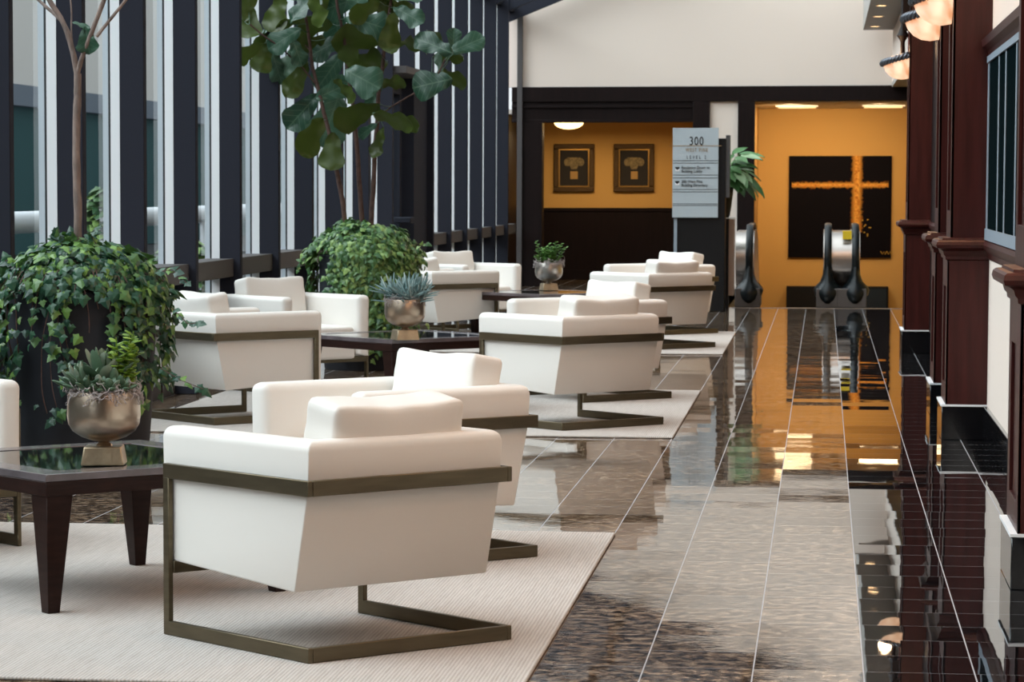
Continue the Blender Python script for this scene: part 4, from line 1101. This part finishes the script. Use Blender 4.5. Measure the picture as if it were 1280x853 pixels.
def escalator(name, xs, xin0, xin1, label, tagd, y0=35.28):
    e = empty(name, (0, y0, 0), 0, label, 'escalator')
    zt, zb, r = .925, .20, .36
    zc = (zt + zb) / 2
    def loop(r, back=7.0):
        pts = [(.95, zc - r)]
        for k in range(0, 17):
            a = -PI / 2 - PI * k / 16; pts.append((.42 + r * math.cos(a) * .95, zc + r * math.sin(a)))
        pts += [(1.6, zc + r), (2.3, zc + r - .12), (back, zc + r - 3.0)]
        return pts
    for x in xs:
        sect = MB(); pts = loop(r)
        path = [V((x, p[0], p[1])) for p in pts]
        w_, t_ = .040, .022
        vs, fs = [], []
        for i, p in enumerate(path):
            t = (path[min(i + 1, len(path) - 1)] - path[max(0, i - 1)]).normalized(); n = V((0, -t.z, t.y))
            for (a, b) in ((-w_, -t_), (-w_ * 1.05, 0), (-w_, t_), (-w_ * .5, t_ * 1.5), (w_ * .5, t_ * 1.5), (w_, t_), (w_ * 1.05, 0), (w_, -t_)):
                vs.append(p + V((a, 0, 0)) + n * b)
        K = 8
        for i in range(len(path) - 1):
            for k in range(K): fs.append((i * K + k, i * K + (k + 1) % K, (i + 1) * K + (k + 1) % K, (i + 1) * K + k))
        fs += [tuple(range(K)), tuple((len(path) - 1) * K + k for k in range(K))]
        sect.add(vs, fs).build('handrail', 'black_rubber', e, angle=50)
        # flared boot where the handrail enters the base
        bo = MB(); n = 14; vs = []; fs = []
        prof = [(.50, .050, .0), (.38, .058, .03), (.30, .085, .05), (.24, .145, .07), (.20, .165, .09), (.15, .15, .10), (.09, .11, .10), (.05, .06, .08)]
        for z, hw, dy in prof:
            for k in range(n):
                a = 2 * PI * k / n; vs.append((x + hw * math.cos(a), .22 - dy + .16 * math.sin(a), z))
        for i in range(len(prof) - 1):
            for k in range(n): fs.append((i * n + k, i * n + (k + 1) % n, (i + 1) * n + (k + 1) % n, (i + 1) * n + k))
        fs += [tuple(range(n)), tuple((len(prof) - 1) * n + k for k in range(n))]
        bo.add(vs, fs).build('rail_boot', 'black_rubber', e, angle=60)
        # rounded balustrade panel inside the handrail loop, with bright side cladding
        pp = loop(r - .045, 6.9); MB().prism([(p[0], p[1]) for p in pp] + [(6.9, -3.4), (.95, .1)], x - .052, x + .052, 'x').build('balustrade_panel', 'steel', e, smooth=False)
    pp = loop(r - .055, 6.9)
    MB().prism([(p[0], p[1]) for p in pp] + [(6.9, -3.4), (.95, .05)], xin0, xin1, 'x').build('newel_deck', 'steel', e, angle=35)
    b0, b1 = min(xs) - .13, max(xs) + .13
    MB().box(min(b0, xin0), max(b1, xin1) if name != 'left' else b1, .0, .9, 0, .22).build('base_box', 'grey_base', e, bevel=.008, seg=2)
    if tagd:
        MB().box(.165, .168, -.003, .0, .0, .22).build('base_seam', 'black_plastic', e)
        MB().box((xin0 + xin1) / 2 + .005, xin1 - .005, .16, .40, zc + r - .06, zc + r - .045).box((xin0 + xin1) / 2 + .005, xin1 - .005, .13, .15, zc + r - .14, zc + r - .05).build('warning_tag', 'yellow_tag', e)
        for z in (.06, .13):
            MB().lathe([(.0, -.008), (.024, -.008), (.024, .004)], 16, mat=Matrix.Translation((b0 + .055, -.0, z)) @ Matrix.Rotation(PI / 2, 4, 'X')).build('button', 'black_plastic', e)
    return e


def ex(px): return at(px, 320, 35.3).x
escalator('escalator_balustrade', [ex(1035), ex(1069.5)], ex(1040), ex(1065), 'escalator end with two black handrails and yellow tag in front of the painting', True)
escalator('escalator_balustrade', [ex(936.5)], ex(919), ex(931), 'escalator end with one black handrail beside the kiosk', False)

# ------------------------------------------------------------------ directory kiosk
YK = 34.0
k = empty('directory_kiosk', (at(868, 300, YK).x, YK, 0), 0, 'black directory kiosk with a silver sign reading 300', 'kiosk')
kx = k.location.x
def kpx(px): return at(px, 300, YK).x - kx
def kz(py): return at(868, py, YK).z
MB().box(kpx(844), kpx(906), .04, .34, 0, kz(173)).build('body', 'black_plastic', k, bevel=.006, seg=1)
MB().box(kpx(906), kpx(911), .06, .32, kz(247), kz(169)).build('side_strip', 'sill', k)
MB().box(kpx(842), kpx(846), .03, .08, 0, kz(273)).build('edge_trim', 'blue_frame', k)
sp = MB().box(kpx(840), kpx(897), .0, .03, kz(272), kz(160)).build('sign_panel', 'sign', k)
ln = MB()
for y in (201, 204, 219, 222.5, 237, 240, 255, 257): ln.box(kpx(840.3), kpx(896.7), -.0015, .0, kz(y + .35), kz(y - .35))
ln.build('groove_lines', 'ink', sp, smooth=False)
MB().box(kpx(836), kpx(901), -.004, .0, kz(182.7), kz(182)).build('brass_line', 'brass', sp, smooth=False)


def text(s, px, py, hpx, mat, parent, align='CENTER', space=1., ext=.002, wscale=1.):
    c = bpy.data.curves.new('lettering', 'FONT'); c.body = s; c.size = hpx / 3800 * YK / .70; c.align_x = align; c.space_character = space
    c.extrude = ext; c.materials.append(MT[mat])
    t = bpy.data.objects.new('lettering_curve', c); COL.objects.link(t); bpy.context.view_layer.update()
    me = bpy.data.meshes.new_from_object(t.evaluated_get(bpy.context.evaluated_depsgraph_get())); bpy.data.objects.remove(t)
    me.name = 'lettering'; o = bpy.data.objects.new('lettering', me); COL.objects.link(o); o.parent = parent
    o.location = (kpx(px), -.003, kz(py)); o.rotation_euler = (PI / 2, 0, 0); o.scale = (wscale, 1, 1)
    return o


text('300', 869.5, 181.5, 10.5, 'ink', sp, space=1.15, wscale=.72, ext=.003)
text('WEST PINE', 870, 189.8, 4.6, 'brass', sp, space=1.35, wscale=.66)
text('LEVEL 2', 869.5, 198.6, 4.0, 'ink', sp, space=2.0, wscale=.66)
for (y, a, b) in ((210.5, 'Escalators Down to', 'Building Lobby'), (228, '300 West Pine', 'Building Directory')):
    text(a, 851, y + .6, 3.4, 'ink', sp, 'LEFT', wscale=.90); text(b, 851, y + 5.2, 3.4, 'ink', sp, 'LEFT', wscale=.90)
    MB().prism([(kpx(843.3), kz(y - 1.6)), (kpx(848.7), kz(y - 1.6)), (kpx(848.7), kz(y - .2)), (kpx(846), kz(y + 2.2)), (kpx(843.3), kz(y - .2))], -.004, -.001, 'y').build('arrow', 'ink', sp, smooth=False)
    MB().prism([(kpx(843.3), kz(y + .4)), (kpx(846), kz(y + 2.4)), (kpx(848.7), kz(y + .4)), (kpx(848.2), kz(y + 3.4)), (kpx(843.8), kz(y + 3.4))], -.0035, -.001, 'y').build('arrow_ground', 'white_ink', sp, smooth=False)

pd = empty('plant_stand', (at(905, 300, 34.75).x, 34.75, 0), 0, 'dark pedestal with beige edge behind the kiosk', 'pedestal')
zt = at(905, 272, 34.75).z
sx = at(907, 300, 34.75).x - pd.location.x; s2 = at(911.5, 300, 34.75).x - pd.location.x; s3 = at(918, 300, 34.75).x - pd.location.x
MB().box(-.26, s2, -.16, .16, 0, zt - .012).build('body', 'black_plastic', pd, bevel=.003, seg=1)
MB().box(s2, s3, -.15, .16, .16, zt - .02).build('side_panel', 'beige_panel', pd)
MB().box(-.27, s3 + .003, -.17, .17, zt - .012, zt).build('top_plate', 'silver', pd, bevel=.002, seg=1)
vx = at(903, 255, 34.75).x
vs_ = tag(MB().lathe([(.0, 0), (.075, 0), (.085, .02), (.10, .12), (.115, .24), (.128, .34), (.122, .345), (.11, .33), (.0, .32)], 32).build('vase', 'black_plastic', loc=(vx, 34.75, zt), angle=60), 'black tapering vase holding the leafy plant behind the kiosk', 'vase')
pr_ = empty('leafy_plant', (vx, 34.75, zt + .32), 0, 'leafy variegated green plant beside the directory sign', 'plant')
fb = MB(); sb = MB(); rdp = random.Random(8)
for i in range(58):
    a = rdp.uniform(0, 2 * PI) if i > 24 else rdp.uniform(-1.2, 1.0); el = rdp.uniform(-.25, 1.3); L_ = rdp.uniform(.14, .36)
    d = V((math.cos(a) * math.cos(el), math.sin(a) * math.cos(el), math.sin(el)))
    p0 = V((.03 * math.cos(a), .03 * math.sin(a), 0)); p1 = p0 + d * L_ + V((0, 0, .10))
    sb.tube([p0, (p0 + p1) / 2 + V((0, 0, .03)), p1], .004, 5)
    t = (d + V((0, 0, -.75))).normalized(); n = V((d.x * .6, d.y * .6 - .35, .9)); n = (n - t * n.dot(t)).normalized(); x = t.cross(n); ln_ = rdp.uniform(.18, .27)
    prof = [(0, .02), (.15, .16), (.35, .24), (.6, .22), (.82, .12), (1, .01)]
    vs = []; 
    for v, w in prof:
        for u in (-1, 0, 1): vs.append(p1 + t * (v * ln_) + x * (u * w * ln_) + n * (abs(u) * .05 - .25 * v * v) * ln_)
    fb.add(vs, [(q * 3 + j, q * 3 + j + 1, q * 3 + 4 + j, q * 3 + 3 + j) for q in range(5) for j in (0, 1)])
fb.build('foliage', 'dief', pr_, recalc=False, angle=180); sb.build('stems', 'shrub', pr_)

# ------------------------------------------------------------------ ends, exterior
structure('wall_rear_blocker', MB().box(-4.6, XR + .12, -3.3, -3.2, 0, 6.2), 'mahogany_dark', 'unseen dark wall added behind the camera to block light', 'wall', smooth=False)  # added end wall, kept dark so little light comes from behind
structure('ground_exterior', MB().add([(-60, -30, -.12), (-4.6, -30, -.12), (-4.6, 110, -.12), (-60, 110, -.12)], [(0, 1, 2, 3)]), 'paving', 'grey paving outside the glass wall', 'ground', smooth=False)
fa = empty('facade_exterior', (-17, 0, 0), 0, 'beige and teal building across the street', 'building', None, 'structure')
MB().box(-2, 0, -20, 130, 3.55, 9.5).build('upper_storey', 'fac_beige', fa, smooth=False)
MB().box(-2, .05, -20, 130, 3.1, 3.55).build('fascia', 'fac_grey', fa, smooth=False)
MB().box(-2, -.2, -20, 130, -.1, 3.1).build('ground_storey', 'fac_teal', fa, smooth=False)
gr = empty('guard_rail_exterior', (-8.6, 0, 0), 0, 'thick white guard rail seen through the near windows', 'rail', None, 'structure')
MB().tube([(0, 10, 1.0), (0, 40, 1.0), (0, 80, 1.0)], .12, 14).build('rail', 'rail_white', gr)
for y in range(12, 80, 6): MB().lathe([(.07, -.12), (.07, .92)], 12, c=(0, y, 0)).build('support_post', 'rail_white', gr)
rdh = random.Random(5)
for (x, y, h, w_, lab) in ((-7.4, 31.0, 1.5, .35, 'bushy green shrub outside, seen through the second window'), (-7.2, 34.0, .9, .6, 'low green shrub outside, seen through the third and fourth windows')):
    hb = MB()
    for i in range(420):
        a = rdh.uniform(0, 2 * PI); z = rdh.random(); rr = w_ * math.sqrt(max(.05, 1 - z ** 2)) * rdh.uniform(.5, 1.05)
        ivy_leaf(hb, V((rr * math.cos(a), rr * math.sin(a), z * h)), V((math.cos(a), math.sin(a), -.3)), V((math.cos(a), math.sin(a), .6)) + V((rdh.gauss(0, .4), rdh.gauss(0, .4), 0)), .13)
    s = empty('outdoor_shrub', (x, y, -.12), 0, lab, 'shrub', 'shrubs outside the glass wall')
    hb.build('foliage', 'ivy_light', s, smooth=False, recalc=False)
    MB().tube([(0, 0, 0), (.02, 0, h * .5), (0, 0, h * .85)], [.03, .02, .01], 6).build('stem', 'bark', s)

# ------------------------------------------------------------------ light
w = bpy.data.worlds.new('sky'); SC.world = w; w.use_nodes = True
nt = w.node_tree; bg = nt.nodes['Background']
N, L = nt.nodes, nt.links
# overcast sky with a broad bright patch high on the window side
tc = N.new('ShaderNodeTexCoord'); dp = N.new('ShaderNodeVectorMath'); dp.operation = 'DOT_PRODUCT'; dp.inputs[1].default_value = V((-.80, -.27, .55)).normalized()
L.new(tc.outputs['Generated'], dp.inputs[0])
mx = N.new('ShaderNodeMath'); mx.operation = 'MAXIMUM'; mx.inputs[1].default_value = 0; L.new(dp.outputs['Value'], mx.inputs[0])
pw = N.new('ShaderNodeMath'); pw.operation = 'POWER'; pw.inputs[1].default_value = 3.0; L.new(mx.outputs[0], pw.inputs[0])
ma = N.new('ShaderNodeMath'); ma.operation = 'MULTIPLY_ADD'; ma.inputs[1].default_value = 7.2; ma.inputs[2].default_value = 1.0; L.new(pw.outputs[0], ma.inputs[0])
bg.inputs[0].default_value = (.885, .945, 1.0, 1); L.new(ma.outputs[0], bg.inputs[1])

SC.view_settings.view_transform = 'Standard'; SC.view_settings.look = 'None'
SC.view_settings.exposure = 0.06; SC.view_settings.gamma = 1.0; SC.view_settings.use_curve_mapping = False
SC.cycles.use_denoising = True
SC.cycles.max_bounces = 10; SC.cycles.diffuse_bounces = 4; SC.cycles.glossy_bounces = 4; SC.cycles.transparent_max_bounces = 16
SC.cycles.sample_clamp_indirect = 6.0; SC.cycles.caustics_reflective = False; SC.cycles.caustics_refractive = False
